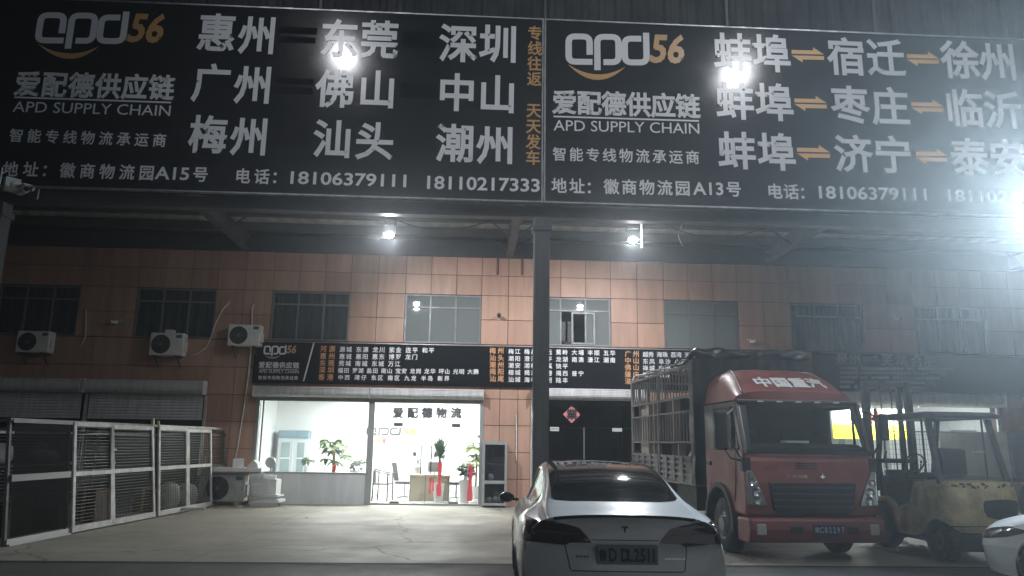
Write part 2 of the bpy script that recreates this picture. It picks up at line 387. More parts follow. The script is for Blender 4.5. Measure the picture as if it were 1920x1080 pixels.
# upper windows
fr_m = M('window_frame_grey', (.17, .175, .175), .5, .2, var=.15)
g_dark = glass('upper_window_glass', (.50, .56, .54), 1.6, .015, haze=.10, hcol=(.30, .36, .35))
g_film = glass('filmed_window_glass', (.30, .34, .33), 1.6, .03, haze=.62, hcol=(.23, .26, .25))
m_curt = M('window_curtain', (.10, .115, .115), .9, var=.3, vs=6, streak=True)
for k, w in enumerate(WX):
    a, b = w+.005, w+2.065; z0, z1 = SILL+.005, HEAD-.005; Y0, Y1 = .03, .09; zt = 5.15
    f = MB(); t = .045
    f.box(a, b, Y0, Y1, z0, z0+t); f.box(a, b, Y0, Y1, z1-t, z1); f.box(a, a+t, Y0, Y1, z0+t, z1-t); f.box(b-t, b, Y0, Y1, z0+t, z1-t)
    f.box(a+t, b-t, Y0, Y1, zt, zt+t)
    for s_ in (1, 2):
        x = a+(b-a)*s_/3; f.box(x-t/2, x+t/2, Y0+.002, Y1-.002, z0+t, zt); f.box(x-t/2, x+t/2, Y0+.002, Y1-.002, zt+t, z1-t)
    f.box(a, b, -.06, .03, z0-.004, z0+.018)
    fo = f.build('window', fr_m, bld)
    filmed = k in (3, 4, 5)
    p = MB()
    for s_ in range(3):
        xa, xb = a+(b-a)*s_/3, a+(b-a)*(s_+1)/3
        p.add([(xa, .06, zt+.02), (xb, .06, zt+.02), (xb, .06, z1), (xa, .06, z1)], [(0,1,2,3)])
        if k == 4 and s_ == 1: continue
        p.add([(xa, .06, z0), (xb, .06, z0), (xb, .06, zt+.02), (xa, .06, zt+.02)], [(0,1,2,3)])
    p.build('pane', g_film if filmed else g_dark, fo)
    if k == 4:       # one leaf stands open
        sm = MB(); sm.box(a+.98, a+1.03, .0, .028, z0+.05, zt-.02); sm.box(a+1.58, a+1.63, .0, .028, z0+.05, zt-.02); sm.box(a+1.03, a+1.58, .0, .028, z0+.05, z0+.10); sm.box(a+1.03, a+1.58, .0, .028, zt-.07, zt-.02)
        so = sm.build('sash', fr_m, fo)
        bd = MB().box(a+.50, a+1.05, .5, .53, z0+.22, zt-.25).build('notice_board', M('board_grey', (.06, .065, .065), .6), bld)
        lt = MB(); put_glyph(lt, '八方', V((a+.58, .494, z0+.60)), .17, .17, .02); put_glyph(lt, '来财', V((a+.58, .494, z0+.38)), .17, .17, .02)
        lt.build('lettering', black, bd)
        bk = MB(); bk.box(a+.47, a+1.08, .495, .54, zt-.245, zt-.215); bk.box(a+.47, a+1.08, .495, .54, z0+.19, z0+.215)
        bk.build('board_edge', black, bd)
    cur = MB(); depth = .22
    cur.grid(lambda u, v: (a+(b-a)*u, depth+.03*math.sin(u*46+k)+.012*math.sin(u*113), z0+(z1-z0)*v), 90, 2)
    if k != 4: cur.build('curtain', m_curt, fo, smooth=True)
    MB().box(a-.2, b+.2, 1.2, 1.25, z0-.3, z1+.3).build('room_back_wall', M('room_dark', (.10, .11, .11), .8), bld)

# roller shutters: box and hanging curtain
def shutter_box(x0, x1, z0, z1, dp=.30, name='shutter_box'):
    prof = []; n = 7; H = z1-z0
    pts = [(-.02, z1), (-dp*.72, z1), (-dp*.95, z1-H*.12), (-dp, z1-H*.3), (-dp, z0+H*.42), (-dp*.93, z0+H*.2), (-dp*.75, z0+H*.05), (-dp*.55, z0), (-.02, z0)]
    mb = MB().prism(pts, 'x', x0, x1)
    for q in range(5):
        zz = z0+H*(.30+.14*q); mb.box(x0+.01, x1-.01, -dp-.012, -dp+.01, zz, zz+.012)
    mb.box(x0-.012, x0-.001, -dp-.015, .0, z0-.01, z1+.01); mb.box(x1+.001, x1+.012, -dp-.015, .0, z0-.01, z1+.01)
    return mb.build(name, shut, bld, bevel=.008, seg=2)
def slats(x0, x1, z0, z1, Y=-.02):
    mb = MB(); n = int((z1-z0)/.075)
    for i in range(n):
        z = z0+(z1-z0)*i/n; h = (z1-z0)/n
        mb.prism([(Y, z), (Y-.018, z+h*.25), (Y-.018, z+h*.75), (Y, z+h*.97), (Y+.01, z+h*.97), (Y+.01, z)], 'x', x0, x1)
    mb.box(x0, x1, Y-.03, Y+.02, z0-.05, z0)
    mb.build('shutter_curtain', shut, bld)
for a, b in ((-16.0, -10.0), (-9.92, -6.93)):
    shutter_box(a, b, 2.72, 3.06, .32); slats(a+.06, b-.06, 2.12, 2.72)
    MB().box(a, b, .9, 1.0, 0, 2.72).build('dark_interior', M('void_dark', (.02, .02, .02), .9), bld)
shutter_box(-5.66, -2.70, 2.70, 2.96); shutter_box(-2.66, .28, 2.70, 2.96)
shutter_box(1.58, 4.54, 2.74, 3.04); shutter_box(9.4, 14.4, 2.74, 3.10, .34)
dfm = MB()
for a, b in ((-9.97, -9.90), (-6.95, -6.88)): dfm.box(a, b, -.05, .02, 0, 2.70)
dfm.box(1.545, 1.615, -.06, .02, 0, 2.72)
for a in (9.41, 14.31): dfm.box(a, a+.08, -.06, .02, 0, 2.73)
dfm.build('shutter_rail', alu_old, bld)
# office front: window with grey sill wall, frames, glass doors
MB().box(-5.62, -2.62, -.025, .15, 0, .775).build('sill_wall', grey_wall, bld)
of = MB()
of.box(-5.62, .30, -.04, .05, 2.60, 2.695); of.box(-5.62, -5.53, -.04, .05, .80, 2.60); of.box(-5.46, -5.42, .0, .05, .80, 2.60); of.box(-2.71, -2.55, -.04, .05, .0, 2.60); of.box(.20, .30, -.04, .05, 0, 2.60)
of.box(-5.62, -2.71, -.05, .05, .776, .80); of.box(-2.55, .20, -.03, .05, .012, .05)
of.build('shop_front_frame', M('front_frame', (.36, .38, .38), .4, .5, var=.12), bld, bevel=.004, seg=1)
g_clear = glass('clear_glass', (.93, .96, .95), 1.45, .01)
MB().add([(-5.55, .02, .80), (-2.70, .02, .80), (-2.70, .02, 2.6), (-5.55, .02, 2.6)], [(0,1,2,3)]).build('office_window', g_clear, bld)
gd = MB()
for a, b, c, d in ((-2.55, .2, 2.06, 2.60), (-2.55, -1.995, .05, 2.05), (-1.985, -1.175, .06, 2.04), (-1.163, -.365, .06, 2.04), (-.355, .2, .05, 2.05)):
    gd.add([(a, .02, c), (b, .02, c), (b, .02, d), (a, .02, d)], [(0,1,2,3)])
gdo = gd.build('glass_door', g_clear, bld)
dh = MB()
for x in (-1.30, -1.04): dh.bar((x, -.04, .78), (x, -.04, 1.52), .03, .03); dh.bar((x, -.04, .85), (x, .03, .85), .02, .02); dh.bar((x, -.04, 1.45), (x, .03, 1.45), .02, .02)
dh.build('handle', black, gdo)
lk = MB()
for x in (-1.47, -.92): lk.box(x-.05, x+.05, .0, .035, 1.23, 1.34)
lk.build('lock', M('lock_grey', (.2, .2, .2), .4, .6), gdo)
cl = MB()
for x in (-1.93, -.42): cl.box(x-.12, x+.12, -.005, .045, 1.985, 2.085); cl.box(x-.14, x+.10, -.005, .045, .045, .095)
cl.build('clamp', M('clamp_dark', (.12, .12, .12), .4, .5), gdo)
edge = MB()
edge.box(-1.177, -1.161, .012, .028, .06, 2.04); edge.box(-.367, -.353, .012, .028, .06, 2.04)
edge.build('glass_edge', M('glass_edge', (.10, .13, .125), .3), gdo)
lt = MB(); han(lt, '爱配德物流', (746.4, 774), (855, 774), 20.5, .02, .05, dy=-.008)
lt.build('lettering', M('dark_letter', (.06, .06, .07), .5), gdo)
# office interior
m_in = M('office_wall', (.80, .82, .82), .7)
inn = MB()
RX0, RX1, RY = -6.5, .95, 5.6
inn.box(RX0-.1, RX0, .21, RY, 0, 2.98); inn.box(RX1, RX1+.1, .21, RY, 0, 2.98); inn.box(RX0-.1, RX1+.1, RY, RY+.1, 0, 2.98)
inn.build('interior_wall', m_in, bld)
MB().box(RX0, RX1, .21, RY, 2.90, 2.98).build('interior_ceiling', M('office_ceiling', (.82, .82, .80), .8), bld)
MB().box(RX0, RX1, .06, RY, -.05, .02).build('interior_floor', M('office_tiles', (.68, .69, .68), .18, var=.05), bld)
tube_m = M('lamp_tube', (1, 1, 1), emit=310, ecol=(.97, 1, .97))
for x in (-3.15, -.95):
    for y in (1.3, 3.9):
        l = thing('ceiling_light', 'glowing batten light on the office ceiling, ' + ('left' if x < -2 else 'right') + (' one nearer the glass' if y < 2 else ' one at the rear'), 'ceiling light', (x, y, 2.86), group='office ceiling lights')
        MB().box(-.62, .62, -.10, .10, .0, .038).build('housing', white, l)
        MB().box(-.6, .6, -.08, .08, -.03, -.001).build('diffuser', tube_m, l)
# dark shop door
dk = glass('dark_door_glass', (.22, .25, .26), 1.5, .03)
dd = MB()
for a, b in ((1.63, 2.06), (2.08, 2.95), (2.98, 3.85), (3.87, 4.49)): dd.add([(a, .03, .05), (b, .03, .05), (b, .03, 2.02), (a, .03, 2.02)], [(0,1,2,3)])
dd.add([(1.63, .03, 2.04), (4.49, .03, 2.04), (4.49, .03, 2.72), (1.63, .03, 2.72)], [(0,1,2,3)])
ddo = dd.build('dark_glass_door', dk, bld)
x = MB(); x.box(2.945, 2.985, .0, .06, .05, 2.03)
x.build('door_stile', M('stile', (.16, .17, .17), .4, .5), ddo)
x = MB(); x.box(2.06, 2.30, -.01, .05, 1.93, 1.975); x.box(2.06, 2.30, -.01, .05, 1.99, 2.035); x.box(3.72, 3.98, -.01, .05, 1.94, 2.03)
x.build('clamp', M('clamp_pale', (.5, .5, .48), .5), ddo)
x = MB(); x.bar((2.86, -.05, .8), (2.86, -.05, 1.15), .025); x.bar((3.07, -.05, .8), (3.07, -.05, 1.15), .025); x.build('handle', M('chrome', (.6, .6, .6), .2, 1), ddo)
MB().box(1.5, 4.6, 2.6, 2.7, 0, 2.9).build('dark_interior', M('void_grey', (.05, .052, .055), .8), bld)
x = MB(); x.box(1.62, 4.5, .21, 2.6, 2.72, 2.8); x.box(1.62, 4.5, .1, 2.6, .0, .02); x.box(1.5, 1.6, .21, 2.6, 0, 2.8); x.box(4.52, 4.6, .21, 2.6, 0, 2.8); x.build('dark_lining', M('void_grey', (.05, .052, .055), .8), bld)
# bright shop on the right
sh_in = MB(); sh_in.box(9.3, 9.4, .21, 4, 0, 2.9); sh_in.box(14.4, 14.5, .21, 4, 0, 2.9); sh_in.box(9.3, 14.5, 4, 4.1, 0, 2.9); sh_in.box(9.3, 14.5, .21, 4.1, 2.9, 3.0); sh_in.box(9.4, 14.4, .05, 4, 0, .02)
sh_in.build('shop_interior', m_in, bld)
l = thing('ceiling_light', 'glowing batten light in the bright shop behind the forklift', 'ceiling light', (11.6, .62, 2.84))
MB().box(-1.2, 1.2, -.10, .10, .0, .05).build('housing', white, l); MB().box(-1.15, 1.15, -.08, .08, -.03, -.001).build('diffuser', M('lamp_tube2', (1, 1, 1), emit=240, ecol=(.95, 1, .98)), l)
# brown drain stubs on the top panels
x = MB()
for px in (933, 979): q = at_y(px, 500, -.03); x.tube([(q.x, -.04, 6.58), (q.x, -.04, 6.12)], .028, 8)
x.build('drain_pipe', M('rust_pipe', (.16, .07, .045), .7), bld)

# ------------------------------------------------------------------ canopy
can = thing('steel_canopy', 'high steel canopy with purlins and grey columns in front of the warehouse', 'canopy')
rs = MB(); n = 230
ra = lambda i: -22+50*i/n
pts = []
for i in range(n+1):
    x = ra(i); z = 7.25+(.04 if i % 2 else 0); pts.append((x-.05, z)); pts.append((x+.05, z))
vs = [(p[0], -5.6, p[1]) for p in pts]+[(p[0], .25, p[1]) for p in pts]; m_ = len(pts)
rs.add(vs, [(i, i+1, m_+i+1, m_+i) for i in range(m_-1)])
rs.build('roof_sheet', M('roof_sheet', (.50, .50, .46), .6, .1, var=.3, vs=2), can)
for y in (-.62, -2.0, -3.4, -4.8):
    p = MB(); p.box(-22, 28, y-.03, y+.03, 7.0, 7.235); p.box(-22, 28, y+.031, y+.10, 7.0, 7.012)
    p.build('purlin', steel_dark, can)
br = MB()
for x in (-13.3, -6.2, .92, 8.1, 15.2):
    r = MB(); r.box(x-.10, x+.10, -5.5, -.0, 6.62, 6.64); r.box(x-.012, x+.012, -5.5, 0, 6.641, 6.979); r.box(x-.10, x+.10, -5.5, 0, 6.98, 6.996)
    r.build('rafter', col_paint, can)
    for y in (-.62, -2.0, -3.4):
        for s_ in (1, -1): br.bar((x+.1*s_, y, 6.66), (x+.55*s_, y, 7.02), .035)
br.build('knee_brace', steel_dark, can)
ca = MB()
for x0 in (-2.4, 4.4): ca.tube([(x0+ (x0-1)*.0 + t*3.0, -2.6+.25*math.sin(t*3), 7.0-.32*math.sin(math.pi*t)**1) for t in [i/14 for i in range(15)]], .012, 6)
ca.build('hanging_cable', rubber, can)
fb = MB(); fb.box(-22, 28, -5.72, -5.52, 6.02, 6.26); fb.box(-22, 28, -5.72, -5.52, 8.2, 8.4); fb.box(-22, 28, -5.72, -5.52, 10.0, 10.3)
fb.build('front_beam', steel_dark, can)
for x in (-9.2, 1.29, 11.6):
    c = MB(); c.box(x-.15, x+.15, -5.85, -5.83, .0, 6.0); c.box(x-.15, x+.15, -5.57, -5.55, .0, 6.0); c.box(x-.152, x-.13, -5.83, -5.57, .0, 6.0); c.box(x+.13, x+.152, -5.83, -5.57, 0, 6.0)
    c.box(x-.19, x+.19, -5.89, -5.51, 5.72, 5.83); c.box(x-.22, x+.22, -5.92, -5.48, 0.004, .03)
    c.build('column', col_paint, can, bevel=.006, seg=1)
fs = MB()
for i in range(140):
    x = -22+.36*i
    fs.prism([(x, -5.50), (x+.06, -5.545), (x+.14, -5.545), (x+.20, -5.50), (x+.36, -5.50), (x+.36, -5.48), (x, -5.48)], 'z', 10.31, 13.2)
fs.build('fascia', M('fascia_sheet', (.018, .019, .02), .8, 0, var=.25, vs=1.5), can)
fj = MB()
for x in (-3.4, 1.35, 5.3, 8.6): fj.box(x-.03, x+.03, -5.60, -5.55, 10.32, 13.2)
fj.build('fascia_strap', M('strap', (.04, .042, .043), .5, .3), can)

# ------------------------------------------------------------------ big sign boards
SY = -6.0
def board(x0, x1, label, arrows):
    s = thing('sign_board', label, 'sign', ((x0+x1)/2, SY, 6.28), group='big black route boards along the canopy edge')
    off = V(((x0+x1)/2, SY, 6.28)); s['_o'] = 0; del s['_o']
    b = MB(); W2 = (x1-x0)/2
    b.box(-W2, W2, 0, .26, 0, 3.93); b.build('panel', board_b, s)
    t = MB(); e = .03
    t.box(-W2, W2, -.012, .1, -e, -.002); t.box(-W2, W2, -.012, .1, 3.932, 3.932+e); t.box(-W2-e, -W2-.002, -.012, .1, -e, 3.93+e); t.box(W2+.002, W2+e, -.012, .1, -e, 3.93+e)
    t.build('edge_trim', M('trim_metal', (.3, .31, .33), .4, .6, var=.5), s)
    return s, off
def shift(mb, off): mb.v = [(p[0]-off.x, p[1]-off.y, p[2]-off.z) for p in mb.v]; return mb
sL, oL = board(-10.2, 1.25, 'black board with A15 address, white city names and a vertical gold slogan column', 0)
w, g = MB(), MB()
logo(w, g, 69, 241, 23, 81, (244, 309, 52, 54, 55), SY, (71, 82, 187, 86, 110.5))
han(w, '爱配德供应链', (52, 157), (303, 164), 47, SY, .03)
w.add([tuple(at_y(27, 181, SY)+V((0,-.006,0))), tuple(at_y(27, 184, SY)+V((0,-.006,0))), tuple(at_y(321, 194, SY)+V((0,-.006,0))), tuple(at_y(321, 191, SY)+V((0,-.006,0)))], [(0,1,2,3)])
latin(w, 'APD SUPPLY CHAIN', 25, 320, 200, 208, 20, SY, .002)
han(w, '智能专线物流承运商', (31, 254), (299, 263), 25, SY, .015)
han(w, '地址', (20, 317), (58, 317.5), 28, SY, .02); han(w, '：', (92, 319), (92, 319), 28, SY, .02)
han(w, '徽商物流园', (127, 319.5), (275, 324), 28, SY, .02); latin(w, 'A15', 291, 355, 324.5, 326.5, 24, SY, .02); han(w, '号', (376, 327), (376, 327), 28, SY, .02)
han(w, '电话', (455, 330), (491, 331), 28, SY, .02); han(w, '：', (523, 332), (523, 332), 28, SY, .02)
latin(w, '18106379111', 545, 762, 333, 339.5, 24, SY, .02); latin(w, '18110217333', 801, 1012, 342, 348, 25, SY, .02)
for ch, a, b in (('惠州', (406, 61), (483, 66)), ('东莞', (636, 72), (711, 74)), ('深圳', (859, 81), (934, 82)), ('广州', (396, 155), (475, 159)), ('佛山', (628, 166), (707, 167)), ('中山', (856, 173), (932, 176)), ('梅州', (390, 252), (468, 256)), ('汕头', (623, 260), (702, 264)), ('潮州', (853, 268), (929, 272))):
    han(w, ch, a, b, 70, SY, .024)
for i, ch in enumerate('专线往返'): han(g, ch, (1003-.5*i, 62+28.7*i), (0, 0), 26, SY, .02)
for i, ch in enumerate('天天发车'): han(g, ch, (1000.5-.5*i, 207+29.5*i), (0, 0), 27, SY, .02)
shift(w, oL).build('lettering', letter_w, sL); shift(g, oL).build('gold_lettering', letter_g, sL)
pt = MB()
for x0, y0, x1, y1 in ((525, 50, 594, 65), (525, 68, 591, 82), (520, 146, 588, 160), (520, 164, 586, 177), (513, 239, 583, 275), (757, 58, 826, 92), (750, 156, 820, 185), (746, 250, 816, 284)):
    a, b = at_y(x0, y0, SY), at_y(x1, y1, SY); pt.box(a.x, b.x, SY-.006, SY-.003, b.z, a.z)
shift(pt, oL).build('cover_patch', M('patch_black', (.004, .004, .005), .9, spec=.02), sL)
sR, oR = board(1.33, 13.4, 'black board with A13 address and orange double arrows between white city names', 1)
w, g = MB(), MB()
logo(w, g, 1061, 1219, 63, 121, (1221, 1284, 91, 93, 54), SY, (1064, 120, 1173, 125, 150))
han(w, '爱配德供应链', (1058, 191.5), (1289, 199), 45, SY, .03)
w.add([tuple(at_y(a, b, SY)+V((0,-.006,0))) for a, b in ((1038, 217), (1038, 220), (1310.5, 228.5), (1310.5, 225.5))], [(0,1,2,3)])
latin(w, 'APD SUPPLY CHAIN', 1038, 1311, 235, 241.5, 20, SY, .002)
han(w, '智能专线物流承运商', (1049, 289), (1298, 295), 25, SY, .015)
han(w, '地址', (1048, 348), (1081.5, 349), 28, SY, .02); han(w, '：', (1112, 351), (0, 0), 28, SY, .02)
han(w, '徽商物流园', (1146, 350), (1279.5, 353), 28, SY, .02); latin(w, 'A13', 1299, 1356, 353.5, 354.5, 24, SY, .02); han(w, '号', (1375, 354.6), (0, 0), 28, SY, .02)
han(w, '电话', (1452, 358.6), (1483, 359.4), 28, SY, .02); han(w, '：', (1512, 361), (0, 0), 28, SY, .02)
latin(w, '18106379111', 1535, 1737, 360.5, 365.5, 24, SY, .02); latin(w, '18110217333', 1777, 1985, 367, 372, 24, SY, .02)
for ch, a, b in (('蚌埠', (1372.5, 97), (1445, 100)), ('宿迁', (1585.5, 106), (1659.6, 108)), ('徐州', (1799, 112), (1871, 116)), ('蚌埠', (1377, 189), (1450.6, 191.5)), ('枣庄', (1593, 196), (1668, 199)), ('临沂', (1807, 202.5), (1879.6, 206)), ('蚌埠', (1380.5, 282), (1455, 284.6)), ('济宁', (1599, 288), (1673.5, 290)), ('泰安', (1816.5, 294), (1889.5, 296))):
    han(w, ch, a, b, 69, SY, .024)
ar = MB()
for x0, y0, x1, y1 in ((1484, 88, 1545, 117), (1700, 96, 1760, 124), (1489, 179, 1550, 208), (1708, 186, 1769, 214), (1494, 271, 1556, 301), (1717, 278, 1776, 308)):
    P = lambda u, v: at_y(x0+(x1-x0)*u, y0+(y1-y0)*v+u*1.5, SY)+V((0, -.006, 0))
    h = [(0, .45), (1, .45), (.66, 0), (.66, .2), (0, .2)]
    ar.add([P(*q) for q in h], [(0, 1, 3, 4), (1, 2, 3)]); ar.add([P(1-a, 1-b) for a, b in h], [(0, 1, 3, 4), (1, 2, 3)])
shift(w, oR).build('lettering', letter_w, sR); shift(g, oR).build('gold_lettering', letter_g, sR); shift(ar, oR).build('arrows', M('orange_arrow', (.72, .38, .10), .45), sR)

# ------------------------------------------------------------------ shop strip signs
def strip(x0, x1, label):
    s = thing('shop_sign', label, 'sign', ((x0+x1)/2, -.1, 3.05), group='black strip signs over the shutters')
    W2 = (x1-x0)/2
    MB().box(-W2, W2, 0, .085, 0, 1.08).build('panel', board_b, s, bevel=.004, seg=1)
    MB().box(-W2, W2, -.01, .08, 1.082, 1.10).build('edge_trim', M('trim_metal', (.5, .52, .55), .35, .8, var=.3), s)
    return s, V(((x0+x1)/2, -.1, 3.05))
TY = -.1
s1, o1 = strip(-5.76, 8.9, 'long black strip sign above the office listing delivery districts in white and gold')
w, g = MB(), MB()
q = lambda a, b: (470+a*.22396, 640+b*.22396)
def row(mb, text, x, y, step, ch, h, slope=0.012, f=q, w=.016):
    for i, pr in enumerate(text.split()):
        xx = x+step*i; p = f(xx, y+(xx-x)*slope); p2 = f(xx+ch, y+(xx+ch-x)*slope)
        han(mb, pr, p, p2, h, TY, w, res=2, dy=-.005)
logo(w, g, 494.6, 537.5, 648, 664.5, (538.5, 556, 655, 655.3, 15), TY, (495, 664.8, 527, 665.5, 672.5), dy=-.005)
han(w, '爱配德供应链', (491, 684), (555, 685), 11.5, TY, .03, res=2, dy=-.005)
w.add([tuple(at_y(a, b, TY)+V((0,-.005,0))) for a, b in ((486, 691.5), (486, 692.3), (559, 693.3), (559, 692.5))], [(0,1,2,3)])
latin(w, 'APD SUPPLY CHAIN', 485.5, 560, 696, 697, 6.5, TY, .004, res=2, dy=-.005)
han(w, '智能专线物流承运商', (488, 708), (555, 708.6), 7.3, TY, .02, res=2, dy=-.005)
w.add([tuple(at_y(*q(a, b), TY)+V((0,-.005,0))) for a, b in ((524, 12), (536, 12), (449, 333), (437, 333))], [(0,1,2,3)])
for t_, x, y in (('河源', 610, 62), ('惠州', 607, 123), ('东莞', 603, 182), ('深圳', 599, 239), ('香港', 593, 299)): row(g, t_, x, y, 99, 72, 11.5, .01)
row(w, '源城 东源 龙川 紫金 连平 和平', 768, 67, 138, 56, 10); row(w, '惠城 惠阳 惠东 博罗 龙门', 765, 127, 138, 56, 10, .006); row(w, '莞城 南城 东城 万江', 760, 184, 138, 56, 10)
row(w, '福田 罗湖 盐田 南山 宝安 龙岗 龙华 坪山 光明 大鹏', 752, 243, 120.5, 50, 9.5, .010); row(w, '中西 湾仔 东区 南区 九龙 半岛 新界', 752, 302, 139, 56, 9.5, .010)
q2 = lambda a, b: (880+a*.22917, 640+b*.22917)
for t_, y in (('梅州', 76), ('汕头', 134), ('潮州', 191), ('揭阳', 247), ('汕尾', 305)): row(g, t_, 191, y, 99, 66, 11.5, .012, q2)
row(w, '梅江 梅县 平远 蕉岭 大埔 丰顺 五华', 341, 82, 129.5, 54, 9.8, .017, q2); row(w, '潮阳 澄海 金平 龙湖 南澳 濠江 潮南', 341, 140, 129.5, 54, 9.8, .017, q2); row(w, '潮安 湘桥 枫溪 饶平', 341, 197, 129.5, 54, 9.8, .015, q2); row(w, '榕城 揭东 空港 揭西 普宁', 341, 254, 129.5, 54, 9.8, .017, q2); row(w, '汕城 海丰 陆河 陆丰', 341, 312, 129.5, 54, 9.8, .017, q2)
for t_, y in (('广州', 102), ('中山', 157), ('佛山', 213), ('肇庆', 270), ('湛江', 326)): row(g, t_, 1297, y, 99, 66, 11.5, .012, q2)
row(w, '越秀 海珠 荔湾 天河 白云', 1440, 107, 114, 46, 9.8, .012, q2); row(w, '东凤 阜沙 小榄 东升', 1440, 164, 130, 54, 9.8, .012, q2); row(w, '禅城 南海 顺德 三水', 1440, 219, 130, 54, 9.8, .012, q2); row(w, '端州 鼎湖', 1440, 273, 130, 54, 9.8, .012, q2)
shift(w, o1).build('lettering', letter_w, s1); shift(g, o1).build('gold_lettering', M('orange_lettering', (.58, .31, .15), .4), s1)
s2, o2 = strip(9.25, 15.6, 'black strip sign with faint outlined route names above the forklift, lost in glare')
w = MB()
q3 = lambda a, b: (1540+a*.198, 640+b*.198)
for ch, x, y in (('泉', 195, 160), ('州', 312, 163), ('芜', 622, 172), ('湖', 748, 174), ('合', 900, 188), ('肥', 1030, 192)): han(w, ch, q3(x, y), (0, 0), 22, TY, .012, res=2, dy=-.005)
for (a, b), sg in ((q3(465, 148), 1), (q3(465, 180), -1)):
    P = lambda u, v: at_y(a+u*sg, b+v*sg, TY)+V((0, -.005, 0))
    w.add([P(-15, -1.2), P(15, 1.6), P(8, -4), P(8, -1.2), P(-15, 1.6)], [(0, 1, 3, 4), (1, 2, 3)])
for r_ in range(5):
    x = 190
    while x < 1250-60*r_:
        L = 24; p = at_y(*q3(x, 252+44*r_+(x-190)*.012), TY); gl = random.choice('中口田日山回') if False else None
        w.box(p.x-.045, p.x+.045, TY-.006, TY-.004, p.z-.035, p.z+.035) if random.random() < .88 else None
        x += 34 if x > 340 or x < 300 else 60
shift(w, o2).build('lettering', M('dull_lettering', (.35, .34, .36), .6), s2)

# ================================================================== FIXTURES ON THE FRONT
led = M('led_lens', (1, 1, 1), emit=700, ecol=(.93, .96, 1))
def flood(loc, label):
    t = thing('floodlight', label, 'floodlight', loc, group='lit floodlights under the canopy')
    b = MB(); b.box(-.13, .13, -.02, .07, -.09, .11)
    for i in range(7): b.box(-.12+.04*i-.006, -.12+.04*i+.006, .07, .11, -.08, .10)
    b.build('housing', black, t, bevel=.008)
    MB().sph((0, .01, -.125), .085, (1.1, 1, .75), 20, 12).build('lens', led, t, smooth=True)
    k = MB(); k.bar((-.15, .02, .0), (-.15, .02, .22), .02); k.bar((.15, .02, 0), (.15, .02, .22), .02); k.bar((-.15, .02, .22), (.15, .02, .22), .02); k.bar((0, .02, .22), (0, .02, .80), .03)
    k.build('bracket', steel_dark, t)
    L = lamp('floodlight_lamp', 'SPOT', (0, .0, -.26), 1020, (.96, .96, 1), .07, t, aim=(.45 if loc[0] < 0 else -.05, .75, -.95), spot=rad(116), blend=1.0)
    lamp('floodlight_bulb', 'SPOT', (0, -.10, -.20), 260, (.96, .97, 1), .06, t, aim=(.25 if loc[0] < 0 else -.1, -1, -.85), spot=rad(165), blend=.5)
    return t
f1 = flood(at_y(730, 430, -4.1), 'glowing floodlight under the canopy, left of the tall grey column')
f2 = flood(at_y(1187, 440, -4.1), 'glowing floodlight under the canopy, beside a hanging white tube right of the column')
p = at_y(1203, 430, -4.1)
tb = thing('hanging_tube', 'white tube lamp hanging upright and unlit beside the right floodlight', 'tube lamp', (p.x, p.y-.0, 5.9))
MB().tube([(0, 0, 0), (0, 0, .55)], .022, 10).build('tube', M('tube_white', (.8, .8, .8), .3), tb, smooth=False)
x = MB(); x.box(-.028, .028, -.028, .028, .55, .60); x.tube([(0, 0, .6), (0, 0, 1.1)], .006, 6); x.build('end_cap', steel_dark, tb)
x = MB(); a = at_y(1276, 440, -3.9); tag(MB().tube([(a.x+.05*math.sin(i*.9), -3.9, a.z+.45-.09*i) for i in range(9)], .008, 6).build('loose_wire', M('wire_grey', (.4, .4, .42), .5)), 'thin pale wire dangling from the canopy over the right windows', 'wire')

pf = thing('pole_floodlight', 'bright floodlight on a steel pole shining through added haze beyond the forklift', 'floodlight', (9.2, -9.25, .005))
x = MB(); x.tube([(.12, .25, 0), (.12, .25, 5.6)], [.07, .055], 14); x.box(-.03, .27, .1, .4, 0, .02); x.bar((.12, .25, 5.45), (0, .10, 5.30), .05); x.build('pole', steel_dark, pf)
x = MB(); x.box(-.16, .16, .03, .12, 5.06, 5.34); x.build('housing', black, pf, bevel=.01)
MB().box(-.14, .14, .018, .029, 5.08, 5.32).build('lens', led, pf)
def cctv(loc, yaw, label, s=1.0, mat=None):
    t = thing('security_camera', label, 'security camera', loc, (0, 0, yaw), group='small security cameras on the front'); t.scale = (s, s, s)
    m = mat or M('cctv_white', (.6, .6, .6), .4)
    MB().lathe([(.0, 0), (.05, 0), (.05, -.02), (0.02, -.03), (0, -.03)], (0, 0, 0), 'y', 16).build('base', m, t)
    MB().tube([(0, -.02, 0), (0, -.09, -.01), (0, -.10, -.04)], .014, 8).build('arm', m, t)
    b = MB(); b.lathe([(0.001, .08), (.036, .08), (.038, -.08), (.030, -.10), (.03, -.09), (.001, -.09)], (0, -.15, -.07), 'y', 18); b.box(-.042, .042, -.27, -.07, -.034, -.028)
    b.build('body', m, t)
    MB().lathe([(.001, -.092), (.027, -.092), (.027, -.088)], (0, -.15, -.07), 'y', 16).build('lens', M('lens_black', (.01, .01, .012), .1), t)
    return t
for px, py, yw, lb, mt in ((935, 590, 0, 'small dark security camera on the brown panel left of the tall column', M('cctv_dark', (.08, .06, .055), .5)),
                       (1402, 637, .6, 'white security camera just above the truck bed, right of the fourth lit window', None),
                       (1487, 588, -.3, 'tiny dark security camera high on the panel right of the pale camera', M('cctv_dark', (.08, .06, .055), .5)),
                       (1676, 595, .2, 'pale security camera lost in the glare at the far right', None),
                       (226, 601, -.7, 'dim security camera left of the curtained window with an air conditioner', None)):
    cctv(at_y(px, py, -.02), yw, lb, 1.0, mt)
